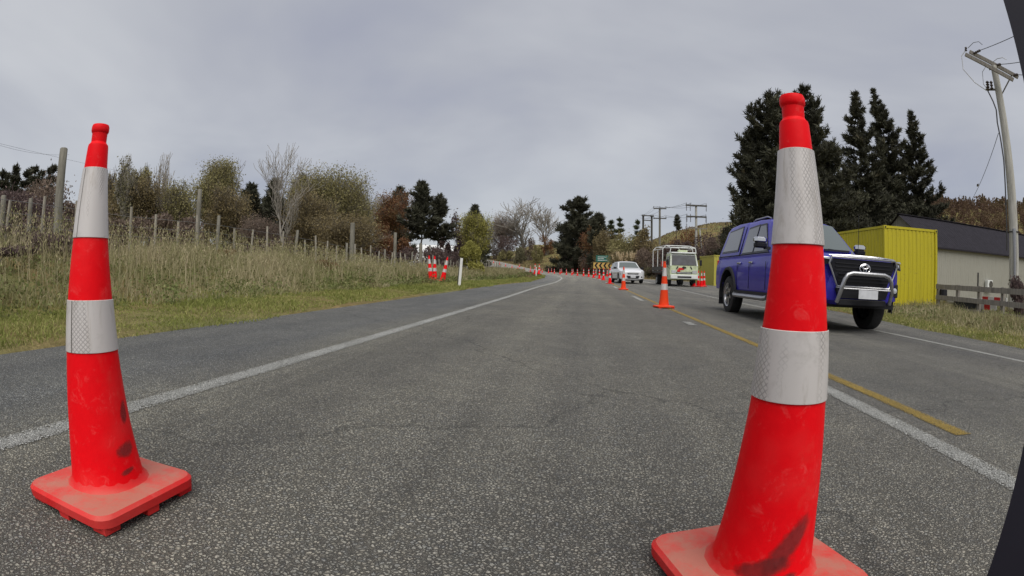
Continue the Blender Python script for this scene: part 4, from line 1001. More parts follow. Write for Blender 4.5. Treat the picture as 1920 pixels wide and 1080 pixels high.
for s in (-1, 1):
    fr.tube([(s*1.02, 1.7, .9), (s*1.02, 1.7, 2.40), (s*.80, 1.7, 2.62)], rt_, 6); fr.tube([(s*1.02, 4.9, .9), (s*1.02, 4.9, 2.45), (s*.80, 4.9, 2.66)], rt_, 6)
    fr.tube([(s*1.02, 1.7, 2.4), (s*1.02, 4.9, 2.45)], rt_, 6); fr.tube([(s*.80, .3, 2.42), (s*.80, 1.7, 2.62), (s*.80, 4.9, 2.66)], rt_, 6); fr.tube([(s*.86, .3, 2.1), (s*.80, .3, 2.42)], rt_, 6)
    fr.tube([(s*.3, .3, 2.44), (s*.3, 4.9, 2.66)], rt_*.8, 6); fr.tube([(s*1.02, 3.3, .9), (s*1.02, 3.3, 2.42)], rt_*.9, 6)
for y_, z_ in ((.3, 2.42), (1.7, 2.62), (4.9, 2.66)): fr.tube([(-.80, y_, z_), (.80, y_, z_)], rt_, 6)
fr.build('pipe_frame', M_TWHITE, wt_)
for y_ in (2.2, 3.1, 4.2):
    b = MB(); b.box((-.3+.2*y_/4, y_, 1.32), (.9, .5, .7)); b.build('deck_load', M_REDP if y_ > 4 else M_POST, wt_)

# the camera's own vehicle: dark body edge at the right of the view
va_ = math.radians(51.25); px_, py_ = math.sin(va_)*.34, math.cos(va_)*.34
vb = empty('camera_vehicle_body', (px_, py_, 0), -va_, 'dark body edge of the vehicle that carries the camera, at the right border', 'vehicle body')
b = MB()
rings = []
for z, ins in ((.24, .012), (.26, 0), (1.25, 0), (1.28, .012)):
    rings.append([(-ins*0+.0+ins, -.10, z), (.0+ins, .0-.006, z), (.006+ins, .0, z), (.30, .0, z), (.30, -.10, z)])
b.loft(rings, True, True, False); b.build('corner_panel', M_BODY, vb)
b = MB(); b.box((.155, -.05, .62), (.29, .104, .008)); b.build('panel_seam', M_BLACK, vb)

# ------------------------------------------------------------------ containers, shed, rail fence
def container(loc, rz, L, Wd, Hh, mat, label, group=None, pitch=.20, depth=.022):
    """x along its width (end wall faces -y), y along its length"""
    r = empty('shipping_container', loc, rz, label, 'shipping container', group)
    def corr(n_, length, z0, z1, f):
        pts = []; x = 0.06; i = 0
        seq = [(0, 0), (.05, 0), (.08, 1), (.125, 1), (.155, 0)]
        while x < length-.1:
            for dx_, o_ in seq:
                if x+dx_ < length-.06: pts.append((x+dx_, o_*depth))
            x += pitch
        pts = [(.05, 0)]+pts+[(length-.05, 0)]
        m_ = MB(); m_.loft([[f(a, o_, z0) for a, o_ in pts], [f(a, o_, z1) for a, o_ in pts]], False, sm=False); return m_
    e = .012
    corr(0, Wd, .14, Hh-.1, lambda a, o_, z: (a, .03+o_, z)).build('end_wall', mat, r)
    corr(0, Wd, .14, Hh-.1, lambda a, o_, z: (a, L-.03-o_, z)).build('end_wall', mat, r)
    corr(0, L, .14, Hh-.1, lambda a, o_, z: (.03+o_, a, z)).build('side_wall', mat, r)
    corr(0, L, .14, Hh-.1, lambda a, o_, z: (Wd-.03-o_, a, z)).build('side_wall', mat, r)
    b = MB(); b.box((Wd/2, L/2, Hh-.045), (Wd-.08, L-.08, .03)); b.build('roof', mat, r)
    for x in (.05, Wd-.05):
        for y in (.05, L-.05):
            b = MB(); b.box((x, y, Hh/2), (.104, .104, Hh-.0)); b.build('corner_post', mat, r)
            for z in (.06, Hh-.06):
                b = MB(); b.rbox((x, y, z), (.125, .125, .124), .012); b.build('corner_casting', mat, r)
                b = MB(); b.box((x, y+(-.066 if y < 1 else .066), z), (.05, .006, .07)); b.build('casting_hole', M_BLACK, r)
        b = MB(); b.box((x, L/2, Hh-.045), (.06, L-.22, .085)); b.build('top_rail', mat, r)
        b = MB(); b.box((x, L/2, .08), (.06, L-.22, .15)); b.build('bottom_rail', mat, r)
    for y in (.05, L-.05):
        b = MB(); b.box((Wd/2, y, Hh-.045), (Wd-.22, .06, .085)); b.build('top_rail', mat, r)
        b = MB(); b.box((Wd/2, y, .08), (Wd-.22, .06, .15)); b.build('bottom_rail', mat, r)
    return r
A = at(1658, 422, 19.2); Bp = at(1757, 434, 20.9); zg = -.36
rzc = math.atan2(Bp[1]-A[1], Bp[0]-A[0])
cb1 = container((A[0], A[1], zg), rzc, 6.06, math.hypot(Bp[0]-A[0], Bp[1]-A[1]), A[2]-zg, M_YCONT, 'large bright yellow corrugated shipping container to the right of the blue pickup')
P = at(1338, 543, 36.5); zt_ = at(1338, 478, 36.5)[2]; zg2 = tz(P[0], P[1])-.02
container((P[0], P[1], zg2), .12, 3.0, 2.3, zt_-zg2, M_YCONT2, 'small faded yellow container just left of the pickup tail, nearer one')
P = at(1325, 540, 40.5); zt_ = at(1325, 487, 40.5)[2]; zg2 = tz(P[0], P[1])-.02
container((P[0], P[1], zg2), .12, 3.0, 2.1, zt_-zg2, M_YCONT2, 'small faded yellow container beyond and left of the nearer one, beside the work truck cones')
# shed
E1, E2 = at(1757, 463, 50), at(1895, 487, 62)
dirv = Vector((E2[0]-E1[0], E2[1]-E1[1], 0)).normalized(); nrm = Vector((-dirv.y, dirv.x, 0))
if nrm.y < 0: nrm = -nrm
G = Vector((E1[0], E1[1], 0))-dirv*.7
sh_a = math.atan2(dirv.y, dirv.x); shL = 34.0; eav = E1[2]; ridge = at(1690, 405, 53)[2]; shW = 8.4
zs = -1.75
sh = empty('shed', (G.x, G.y, zs), sh_a, 'long low shed with beige walls and dark steel roof behind the yellow container', 'shed')
eh = eav-zs; rh = ridge-zs
def corrw(p0, p1, z0, z1f, pitch, dep, nv):
    p0, p1 = Vector(p0), Vector(p1); L = (p1-p0).length; d = (p1-p0)/L; nv = Vector(nv); n_ = int(L/pitch); pts = []
    for i in range(n_):
        for f, o_ in ((0, 0), (.55, 0), (.65, dep), (.9, dep)): pts.append((p0+d*(i+f)*pitch+nv*o_, (i+f)*pitch/L))
    m_ = MB(); m_.loft([[(p.x, p.y, z0) for p, f in pts], [(p.x, p.y, z1f(f)) for p, f in pts]], False, sm=False); return m_
corrw((0, 0, 0), (shL, 0, 0), 0, lambda f: eh, .30, .022, (0, -1, 0)).build('front_wall', M_SHEDW, sh)
corrw((0, 0, 0), (0, shW, 0), 0, lambda f: eh+(rh-eh)*(1-abs(2*f-1)), .30, .022, (-1, 0, 0)).build('gable_wall', M_SHEDW, sh)
corrw((shL, 0, 0), (shL, shW, 0), 0, lambda f: eh+(rh-eh)*(1-abs(2*f-1)), .30, .022, (1, 0, 0)).build('gable_wall', M_SHEDW, sh)
for y0, y1 in ((-.25, shW/2), (shW+.25, shW/2)):
    pts = []; n_ = int((shL+.6)/.40)
    for i in range(n_):
        for f, o_ in ((0, 0), (.7, 0), (.78, .035), (.92, .035)): pts.append((-.3+(i+f)*.40, o_))
    zE = eh-.25*(rh-eh)/(shW/2)
    m_ = MB(); m_.loft([[(x, y0, zE+o_+.04) for x, o_ in pts], [(x, y1, rh+o_+.04) for x, o_ in pts]], False, sm=False); m_.build('roof', M_SHEDR, sh)
b = MB(); b.box((shL/2, -.30, eh-.10), (shL+.6, .12, .14)); b.build('gutter', M_SHEDR, sh)
b = MB(); b.box((shL/2, shW/2, rh+.09), (shL+.6, .4, .06)); b.build('ridge_cap', M_SHEDR, sh)
# items on the shed wall
def wallpt(px, py):
    """a point on the shed's front wall"""
    lo_, hi_ = 20., 80.
    for _ in range(40):
        md = (lo_+hi_)/2; q = at(px, py, md)
        if (Vector((q[0], q[1], 0))-G).dot(nrm) > 0: hi_ = md
        else: lo_ = md
    return at(px, py, lo_)
q = wallpt(1850, 534); hp = empty('air_conditioner', (q[0], q[1], q[2]-.42), sh_a, 'outdoor air conditioner unit with round fan against the beige shed wall', 'air conditioner')
b = MB(); b.rbox((0, -.30, .42), (1.05, .36, .92), .03); b.build('housing', M_TWHITE, hp)
b = MB(); b.lathe([(.36, -.02), (.37, 0), (.30, .005), (.001, .006)], 24, (.12, -.49, .45), 'y', caps=False); fn = b.build('fan_grille', M_ARM, hp)
for k in range(5):
    b = MB(); b.box((.12, -.515, .45), (.66, .006, .012), ry=k*PI/5); b.build('grille_bar', M_ALU, fn)

for x_ in (-.35, .35):
    b = MB(); b.box((x_, -.3, -.1), (.08, .36, .22)); b.build('stand', M_BLACK, hp)
q = wallpt(1833, 528); b = MB(); b.box((0, -.06, 0), (.10, .10, 1.7)); o = b.build('downpipe', M_SHEDR); o.location = (q[0], q[1], q[2]); o.rotation_euler = (0, 0, sh_a); tag(o, 'short dark pipe on the shed wall left of the air conditioner', 'pipe')
q = wallpt(1880, 530); dr = empty('shed_door', (q[0], q[1], zs), sh_a, 'narrow door with a dark frame in the shed wall beside the power pole', 'door')
b = MB(); b.box((.4, -.035, 1.05), (.85, .03, 2.1)); b.build('leaf', M_SHEDW, dr)
for x in (-.06, .86):
    b = MB(); b.box((x, -.04, 1.05), (.06, .05, 2.15)); b.build('frame', M_BLACK, dr)
# timber rail fence
A = at(1757, 545, 19.6); Bq = at(1925, 562, 16.2); n_p = 5
zf = -.40; fl = Vector((Bq[0]-A[0], Bq[1]-A[1], 0)); fa = math.atan2(fl.y, fl.x); fL = fl.length+3.5
rf = empty('rail_fence', (A[0], A[1], zf), fa, 'weathered timber post and rail fence in front of the beige shed', 'fence')
hA = A[2]-zf; slope = (Bq[2]-A[2])/fl.length
for z_, h_ in ((.98, .16), (.62, .15), (.28, .14)):
    for k in range(3):
        b = MB(); L_ = fL/3; b.box((L_*(k+.5), -.05-.004*k, z_+slope*L_*(k+.5)*.5), (L_-.01, .04, h_), ry=-math.atan(slope*.5)); b.build('rail', M_RAIL, rf)
for k in range(8):
    x_ = .05+fL/7*k; b = MB(); b.box((x_, .03, .50+slope*x_*.5), (.12, .10, 1.15)); b.build('post', M_RAIL, rf)
# things stored behind the rails
def low(px, py, d, name, label, cat, mat, dims, rz=0, group=None, rx=0):
    p = at(px, py, d); b = MB(); b.rbox((0, 0, 0), dims, min(dims)*.25); o = b.build(name, mat); o.location = tuple(p); o.rotation_euler = (0, rx, rz); tag(o, label, cat, group); return o
def pipe(px, py, d, label, mat, L_, r_):
    p = at(px, py, d); b = MB(); b.lathe([(r_*.8, -L_/2+.01), (r_, -L_/2), (r_, L_/2), (r_*.8, L_/2-.01)], 14, (0, 0, 0), 'x', caps=True); o = b.build('pipe', mat); o.location = tuple(p); o.rotation_euler = (0, 0, fa); tag(o, label, 'pipe', 'pipes stored behind the rail fence'); return o
pipe(1783, 565, 19.6, 'white pipe lying behind the lowest rail, nearest the yellow container', M_MARK, 1.5, .10)
pipe(1840, 562, 18.4, 'thin white pipe behind the middle rail, left of the red barrier boards', M_MARK, 1.2, .035)
def barrier(px, py, d, label):
    p = at(px, py, d); r = empty('barrier_board', tuple(p), fa, label, 'barrier board', 'red and white barrier boards behind the rail fence')
    for k in range(4):
        b = MB(); b.box((k*.30, 0, 0), (.298, .05, .16)); b.build('panel', M_REDP if k % 2 == 0 else M_MARK, r)
    for x_ in (.1, .8):
        b = MB(); b.box((x_, .04, -.12), (.06, .04, .4)); b.build('leg', M_BLACK, r)
barrier(1848, 561, 18.0, 'red and white barrier board showing between the middle and top rails near the pole'); barrier(1830, 574, 18.3, 'red and white barrier board low behind the rails')
low(1768, 552, 19.6, 'dark_drum', 'dark drum behind the fence next to the container', 'drum', M_BLACK, (.3, .3, .4)); low(1815, 573, 18.5, 'tyre_stack', 'dark pile of rubber behind the lowest fence rail', 'pile', M_TYRE, (1.2, .5, .3), fa)

# ------------------------------------------------------------------ power poles and lines
def sag(a, b, n=14, s=.6):
    a, b = Vector(a), Vector(b); return [a.lerp(b, k/n)-Vector((0, 0, s*4*(k/n)*(1-k/n))) for k in range(n+1)]
PT = at(1863, 124, 20.0); pb = (PT[0], PT[1])
pole = empty('power_pole', (pb[0], pb[1], -.42), 0, 'tall pale timber power pole with double crossarm at the right edge', 'power pole')
def loc(p): return (p[0]-pb[0], p[1]-pb[1], p[2]+.42)
hP = PT[2]+.42
b = MB(); b.tube([(0, 0, 0), (0, 0, hP*.5), (0, 0, hP)], [.20, .165, .13], 18); b.build('pole', M_POLE, pole)
a1, a2 = loc(at(1810, 102, 19.6)), loc(at(1900, 150, 19.6)); c1, c2 = loc(at(1818, 97, 20.3)), loc(at(1909, 145, 20.3))
def beam(p, q, w_, h_, name, mat, parent):
    p, q = Vector(p), Vector(q); d = q-p; b = MB(); u = d.normalized(); s_ = u.cross(Vector((0, 0, 1))).normalized(); t_ = s_.cross(u)
    b.loft([[c+s_*w_*i+t_*h_*j for i, j in ((-.5, -.5), (.5, -.5), (.5, .5), (-.5, .5))] for c in (p, q)], True, True, False); return b.build(name, mat, parent)
beam(a1, a2, .10, .13, 'crossarm', M_RAIL, pole); beam(c1, c2, .10, .13, 'crossarm', M_RAIL, pole)
mid_ = (Vector(c1)+Vector(c2))/2; beam(mid_+Vector((.05, 0, -.1)), Vector(a1).lerp(Vector(a2), .5)+Vector((0, 0, -.1)), .06, .06, 'brace', M_ARM, pole)
beam((0, 0, hP-1.2), Vector(c2).lerp(Vector(c1), .12), .03, .05, 'brace', M_ARM, pole)
def insul(p, q, parent, n=4, r=.055):
    p, q = Vector(p), Vector(q); pts = []; rr = []
    for k in range(n*2+1): pts.append(p.lerp(q, k/(n*2))); rr.append(r if k % 2 else r*.45)
    b = MB(); b.tube(pts, rr, 8); return b.build('insulator', M_INS, parent)
wires = []
far = [Vector(loc(at(1990, 20, 16))), Vector(loc(at(1990, 95, 15))), Vector(loc(at(1990, 128, 15)))]
for i, f in enumerate((.08, .55, .92)):
    p = Vector(c1).lerp(Vector(c2), f); u = (far[i]-p).normalized(); q = p+u*.55
    insul(p, q, pole); b = MB(); b.tube(sag(q, far[i], 10, .08), .013, 5); b.build('cable', M_WIRE, pole)
# jumper loops and cable down the pole
def ptl(*a): return loc(at(*a))
b = MB(); b.tube([ptl(1812, 92, 19.6), ptl(1803, 105, 19.5), ptl(1806, 130, 19.4), ptl(1828, 155, 19.5), ptl(1850, 170, 19.7)], .014, 5); b.build('jumper_cable', M_FWIRE, pole)
b = MB(); b.tube([ptl(1815, 90, 19.9), ptl(1825, 80, 20), ptl(1835, 78, 20.1), ptl(1842, 84, 20.2)], .012, 5); b.build('jumper_cable', M_WIRE, pole)
b = MB(); b.tube([ptl(1850, 122, 19.8), ptl(1842, 135, 19.7), ptl(1844, 158, 19.7), ptl(1852, 168, 19.8)], .012, 5); b.build('jumper_cable', M_FWIRE, pole)
b = MB(); b.tube([ptl(1862, 116, 20), ptl(1870, 110, 20), ptl(1880, 108, 20), ptl(1887, 112, 20)], .012, 5); b.build('jumper_cable', M_FWIRE, pole)
insul(ptl(1851, 152, 19.75), ptl(1853, 170, 19.75), pole, 4, .08); insul(ptl(1858, 152, 19.75), ptl(1860, 168, 19.75), pole, 3, .07); insul(ptl(1811, 96, 19.6), ptl(1811, 88, 19.6), pole, 2, .06)
beam(ptl(1848, 168, 19.75), ptl(1866, 168, 19.8), .06, .06, 'bracket', M_ARM, pole)
b = MB(); b.tube([ptl(1852, 170, 19.75), ptl(1862, 190, 19.75), ptl(1868, 206, 19.75), ptl(1870, 230, 19.77), ptl(1876, 260, 19.78), ptl(1882, 300, 19.78), ptl(1886, 380, 19.78), ptl(1888, 470, 19.78)], .028, 6); b.build('downlead_cable', M_WIRE, pole)
b = MB(); b.tube([(-.12, -.15, 1.2), (-.12, -.15, 3.0)], .07, 8); b.build('cable_guard', M_ALU, pole)
for z_ in (1.3, 2.9):
    b = MB(); b.lathe([(.20, z_-.02), (.205, z_), (.20, z_+.02)], 18, caps=False); b.build('strap', M_BLACK, pole)
# service line falling to the shed and trees
b = MB(); p0 = ptl(1872, 250, 19.8); p1 = loc(at(1818, 382, 34)); b.tube(sag(p0, p1, 10, .15), .012, 5); b.build('service_cable', M_WIRE, pole)
insul(Vector(p0).lerp(Vector(p1), .60), Vector(p0).lerp(Vector(p1), .64), pole, 1, .06)
# two-arm pole behind the work truck
PB = at(1305, 385, 58); zb = tz(PB[0], PB[1]); H2 = PB[2]-zb
hp_ = empty('power_pole', (PB[0], PB[1], zb), math.radians(4), 'power pole with two wide crossarms and hanging insulators behind the work truck', 'power pole')
b = MB(); b.tube([(0, 0, 0), (0, 0, H2)], [.17, .12], 10); b.build('pole', M_POLE, hp_)
for z_, l_ in ((H2-.05, 2.5), (H2-1.3, 2.4)):
    b = MB(); b.box((0, -.14, z_), (l_, .12, .17)); b.build('crossarm', M_ARM, hp_)
    for x_ in (-l_/2+.08, -l_/4-.1, l_/2-.08): insul((x_, -.14, z_-.1), (x_, -.14, z_-.62), hp_, 3, .05); insul((x_, -.14, z_+.08), (x_, -.14, z_+.3), hp_, 2, .045)
b = MB(); b.box((0, -.16, H2-2.6), (2.5, .1, .09)); b.build('crossarm', M_RAIL, hp_); b = MB(); b.box((0, -.16, H2-5.6), (2.0, .1, .09)); b.build('crossarm', M_RAIL, hp_)
for x_ in (-1.2, 1.2):
    b = MB(); b.tube([(x_, -.14, H2-1.4), (x_, -.14, H2-3.3)], .02, 5); b.build('drop_cable', M_WIRE, hp_)
def pole2(px, py, d, label, arms, tw=.15, yaw=0):
    PB = at(px, py, d); zb = tz(PB[0], PB[1]); h = PB[2]-zb; r = empty('power_pole', (PB[0], PB[1], zb-.2), yaw, label, 'power pole')
    b = MB(); b.tube([(0, 0, 0), (0, 0, h+.2)], [tw*1.2, tw], 8); b.build('pole', M_ARM if d > 90 else M_POST, r)
    for dz, l_ in arms:
        b = MB(); b.box((0, -.16, h+.2-dz), (l_, .12, .16)); b.build('crossarm', M_ARM, r)
        for x_ in (-l_/2+.06, 0, l_/2-.06): insul((x_, -.16, h+.28-dz), (x_, -.16, h+.55-dz), r, 2, .06)
    return r
pole2(1237, 390, 78, 'slender power pole with a crossarm, left of the pole behind the work truck', ((.1, 2.0), (1.6, 2.0)))
pole2(1206, 404, 105, 'left leg of the distant two-pole transformer frame', ((.1, .6),), .2); pole2(1222, 405, 105, 'right leg of the distant two-pole transformer frame', ((.1, .6),), .2)
P1, P2 = at(1203, 404, 104.6), at(1226, 405, 104.6)
for k, dz in enumerate((0, 1.0, 2.0)):
    pass
o = beam((P1[0], P1[1], P1[2]), (P2[0], P2[1], P2[2]), .2, .2, 'frame_crossbeam', M_ARM, None); tag(o, 'top beam across the distant two-pole frame', 'beam')
o = beam((P1[0]+.3, P1[1], P1[2]-.95), (P2[0]-.3, P2[1], P2[2]-.95), .18, .18, 'frame_crossbeam', M_ARM, None); tag(o, 'lower beam across the distant two-pole frame', 'beam')
a = at(1312, 430, 57); sx_ = empty('stay_pole', (a[0], a[1], tz(a[0], a[1])), 0, 'thin leaning stay pole just right of the pole behind the work truck', 'pole')
b = MB(); b.tube([(.55, 0, 0), (0, 0, a[2]-tz(a[0], a[1]))], .09, 7); b.build('pole', M_POLE, sx_)
# distant lines between the poles
lc = empty('power_line', (0, 0, 0), 0, 'thin overhead wires strung between the distant poles', 'power line')
tp = at(1305, 386, 58); t2 = at(1237, 391, 78); t3 = at(1206, 405, 105)
for dx_, dz in ((-1.1, .1), (-.5, .1), (1.1, .1), (-1.1, -1.2), (1.1, -1.2)):
    b = MB(); b.tube(sag((tp[0]+dx_, tp[1], tp[2]+dz+.2), (t2[0]+dx_*.8, t2[1], t2[2]+dz+.2), 8, .35), .016, 4); b.build('wire', M_WIRE, lc)
    b = MB(); b.tube(sag((t2[0]+dx_*.8, t2[1], t2[2]+dz+.2), (t3[0]+dx_*.6, t3[1], t3[2]+dz*.4+.1), 8, .35), .018, 4); b.build('wire', M_WIRE, lc)

# ------------------------------------------------------------------ left fence, tall posts
fx = lambda y: -10.0-.0*y
def bank_top(px): pass
fe = empty('post_and_batten_fence', (-10, 5, tz(-10, 5)), 0, 'old post and batten fence in the long grass along the left side of the road', 'fence')
z0f = tz(-10, 5); bm_b = None; bm_p = None; rg = random.Random(4)
def fence_xy(s):
    t_ = -11.82+.6*float(ss(30, 60, np.array(s))); a_, b_ = xy(s, t_); return float(a_), float(b_)
s_ = 3.0; k = 0
while s_ < 88:
    x_, y_ = fence_xy(s_); hgt = 1.14+rg.uniform(-.16, .12); isp = k % 5 == 0
    g = tz(x_, y_); key = 'p' if isp else 'b'
    if isp:
        if bm_p is None: b = MB(); b.lathe([(.052, -.1), (.05, 1.28), (.043, 1.30)], 8); o = b.build('post', M_POST, fe); bm_p = o.data
        else: o = bpy.data.objects.new('post', bm_p); col.objects.link(o); o.parent = fe
    else:
        if bm_b is None: b = MB(); b.box((0, 0, .5), (.055, .04, 1.24)); o = b.build('batten', M_BATTEN, fe); bm_b = o.data
        else: o = bpy.data.objects.new('batten', bm_b); col.objects.link(o); o.parent = fe
    o.location = (x_+10, y_-5, g-z0f+rg.uniform(-.06, .03)); o.rotation_euler = (rg.uniform(-.07, .07), rg.uniform(-.10, .10), rg.uniform(-.2, .2)); o.scale = (1, 1, hgt/1.16)
    s_ += .86+rg.uniform(-.06, .06) if s_ < 40 else 1.3; k += 1
for i, hz_ in enumerate((.95, .72, .50)):
    pts = [(fence_xy(q)[0]+10+.03, fence_xy(q)[1]-5, tz(*fence_xy(q))-z0f+hz_) for q in np.arange(2, 88, 3.0)]
    b = MB(); b.tube(pts, .005, 4); b.build('wire', M_FWIRE, fe)
for px, ytop, d, r_, lab in ((122, 277, 14.2, .115, 'tallest grey timber post, left of the near cone'), (374, 355, 17.6, .08, 'tall timber post in front of the olive poplar'), (661, 418, 25.5, .12, 'thick grey timber post rising from the fence line'),
                             (741, 436, 32, .10, 'timber post between the autumn tree and the pines'), (790, 456, 36, .12, 'timber post below the left pine of the pair'), (805, 462, 40, .10, 'slim timber post left of the willow'), (8, 366, 11.2, .06, 'grey post at the far left border'), (58, 372, 11.8, .05, 'slim pale post left of the tallest timber post'), (592, 478, 60, .07, 'short far post')):
    if px == 592: continue
    P = at(px, ytop, d); g = tz(P[0], P[1]); b = MB(); h_ = P[2]-g
    b.lathe([(r_*1.1, -.2), (r_*1.05, 0), (r_, h_*.7), (r_*.95, h_-.02), (r_*.8, h_)], 12); o = b.build('timber_post', M_POST); o.location = (P[0], P[1], g); o.rotation_euler = (0, rg.uniform(-.02, .02), 0); tag(o, lab, 'post', 'tall timber posts behind the fence')
# faint wires between the tallest posts' line and beyond the left border
lw = empty('overhead_wire', (0, 0, 0), 0, 'pair of faint wires crossing the sky at the far left', 'power line')
for a_, c_ in ((at(-60, 250, 20), at(130, 290, 26)), (at(-60, 255, 19), at(400, 352, 60))):
    b = MB(); b.tube(sag(a_, c_, 10, .25), .004, 4); b.build('wire', M_WIRE, lw)
# white roofed long building far behind the pines
P = at(795, 459, 84); g = tz(P[0], P[1]); b_ = empty('far_building', (P[0], P[1], g-.3), math.radians(25), 'long low white roofed building glimpsed beneath the pine pair', 'building')
b = MB(); b.box((0, 0, (P[2]-g)*.35+.1), (14, 7, (P[2]-g)*.75)); b.build('wall', M_TWHITE, b_)
b = MB(); hh_ = P[2]-g; b.loft([[(-7.2, -3.7, hh_*.75), (-7.2, 3.7, hh_*.75), (-7.2, 0, hh_+.3)], [(7.2, -3.7, hh_*.75), (7.2, 3.7, hh_*.75), (7.2, 0, hh_+.3)]], True, True, False); b.build('roof', M_SIGNW, b_)

# ------------------------------------------------------------------ trees and bushes
def T(px, top, d, wpx): return tree_at(px, top, clear_of_road(px, top, d, wpx), wpx)
def BR(px, top, d, wpx, mat, label, seed, **k):
    x, y, w, h = T(px, top, d, wpx)
    if k.get('leaves', 1): w *= 1.28; h *= .97
    return broad(x, y, w, h, mat, label, seed, **k)
def BU(px, top, d, wpx, mat, label, seed, **k):
    x, y, w, h = T(px, top, d, wpx); return bush(x, y, w, h, mat, label, seed, **k)
def PI_(px, top, d, wpx, label, seed, **k):
    x, y, w, h = T(px, top, d, wpx); return pine(x, y, w, h, label, seed, **k)
# far left dark pines on the skyline
for i, (px, top) in enumerate(((2, 318), (14, 322), (26, 316), (36, 308), (48, 320), (58, 314), (70, 310), (80, 316), (88, 311), (101, 308), (-12, 316), (-26, 320))):
    PI_(px, top, 62+i % 3*3, 24, 'small dark skyline pine at the far left, '+ORD[i]+' of its row', 100+i, whorls=9, tuft=.55, dens=.6, group='dark pines on the far left skyline', bw=1.3)
for i, px in enumerate((-40, 20, 75, 135, 195, 250, 305, 360, 415, 470, 525, 580, 635, 690)):
    BU(px, (400, 395, 390, 392, 396, 400, 405, 405, 412, 418, 420, 425, 430, 436)[i], 40+i % 2*4, 100, (M_PURPLE, M_BROWN, M_OLIVEB)[i % 3], ORD[i]+' clump from the left in the low scrub band behind the left fence', 600+i, n=5000, leaf=.17, group='hedge scrub behind the left fence')
# brown bushes at left
for i, (px, top, d, w, m_, lab) in enumerate(((25, 372, 20, 190, M_PURPLE, 'purple brown bush at the far left border behind the slim post'), (90, 345, 30, 170, M_BROWN, 'brown twiggy bush behind the tallest timber post'), (165, 385, 24, 150, M_BROWN, 'brown bush directly behind the left cone'),
        (10, 425, 12.5, 200, M_PURPLE, 'low dark bramble at the left border in front of the fence'), (215, 350, 36, 120, M_OLIVEB, 'brown olive bush below the pale poplars'), (130, 405, 17, 150, M_PURPLE, 'low purplish bramble behind the fence left of the cone'), (300, 405, 24, 130, M_BROWN, 'brown bush behind the fence between cone and poplar post'),
        (-60, 360, 24, 150, M_PURPLE, 'purple brown bush beyond the left border'))):
    BU(px, top-8, d, w*1.35, m_, lab, 200+i, n=11000, leaf=.075+.002*d, up=1.2)
BR(240, 280, 33, 44, M_SHRUB, 'pale upright poplar just right of the left cone', 11, leaves=2600, leaf=.22, upw=.5, spread=.35, levels=3, bark=M_BARKW, name='poplar_tree', up=2)
BR(262, 300, 34, 40, M_OLIVE, 'narrow poplar second from the left cone', 12, leaves=3000, leaf=.22, upw=.5, spread=.35, name='poplar_tree', up=2)
BR(205, 318, 47, 50, M_OLIVEB, 'narrow poplar seen just behind the left cone', 13, leaves=3000, leaf=.22, upw=.5, spread=.35, name='poplar_tree', up=2)
BR(288, 326, 34, 92, M_OLIVEB, 'brown olive tree between the pale poplar and the olive poplar', 14, leaves=11000, leaf=.16, low=.05)
BR(322, 282, 46, 60, M_SHRUB, 'bare pale poplar rising above the brown olive tree', 15, leaves=0, bark=M_BARKW, upw=.45, spread=.3, levels=3, name='bare_tree')
BR(385, 286, 36, 108, M_OLIVE, 'olive green poplar with the pointed top, left of the bare tree', 16, leaves=11000, leaf=.17, upw=.3, spread=.45, low=.08, name='poplar_tree', up=1.6)
BR(352, 335, 33, 80, M_OLIVE, 'lower left shoulder of the olive poplar group', 17, leaves=7000, leaf=.16, low=.05, upw=.25)
BR(432, 345, 34, 100, M_OLIVEB, 'brownish round tree right of the pointed olive poplar', 18, leaves=10000, leaf=.16, low=.04)
PI_(470, 348, 58, 70, 'dark pine peeping between the poplar and the bare tree', 19, tuft=.7, whorls=14)
PI_(520, 338, 62, 80, 'dark pine behind the tall bare tree', 20, tuft=.7, whorls=14)
PI_(565, 330, 64, 80, 'dark pine right of the tall bare tree', 21, tuft=.7, whorls=14)
BR(553, 258, 27, 150, M_OLIVE, 'tall bare tree with many upswept pale branches', 22, leaves=0, bark=M_BARE, upw=.42, spread=.5, levels=3, name='bare_tree', trunk_r=.11, low=.1)
BR(512, 400, 30, 110, M_BROWN, 'small twiggy brown tree beneath the bare tree', 23, leaves=7000, leaf=.13, low=.03)
BU(480, 440, 24, 110, M_PURPLE, 'dark bush behind the fence left of the bare tree', 24, n=6000, leaf=.11)
BR(620, 306, 38, 130, M_OLIVE, 'largest olive green tree right of the bare tree', 25, leaves=14000, leaf=.18, low=.05, upw=.2, up=1.2)
BR(668, 336, 42, 90, M_OLIVE, 'olive tree with pale stems at the right of the largest olive tree', 26, leaves=8000, leaf=.17, low=.06, upw=.25, bark=M_BARKW)
BR(582, 352, 33, 100, M_OLIVEB, 'brown olive tree in front of the dark pines', 27, leaves=9000, leaf=.16, low=.03)
BR(650, 400, 30, 130, M_OLIVEB, 'low brown olive tree behind the thick grey post', 28, leaves=10000, leaf=.15, low=.02)
BR(735, 350, 50, 84, M_AUT, 'rust tinted tree left of the pine pair', 29, leaves=8000, leaf=.2, low=.1)
PI_(745, 350, 58, 70, 'dark pine behind the rust tinted tree', 30, tuft=.6, whorls=16)
BU(720, 425, 42, 90, M_AUT, 'brown understorey bush below the rust tinted tree', 31, n=5000, leaf=.16)
op = lambda f: (1-f)**.7*(.5+.6*math.sin(f*9)**2)
PI_(792, 340, 46, 92, 'left and taller pine of the pair with bare trunk below', 32, clear=.36, whorls=13, tuft=.42, dens=.6, prof=op)
PI_(824, 364, 48, 72, 'right and shorter pine of the pair with bare trunk below', 33, clear=.40, whorls=11, tuft=.42, dens=.6, prof=op)
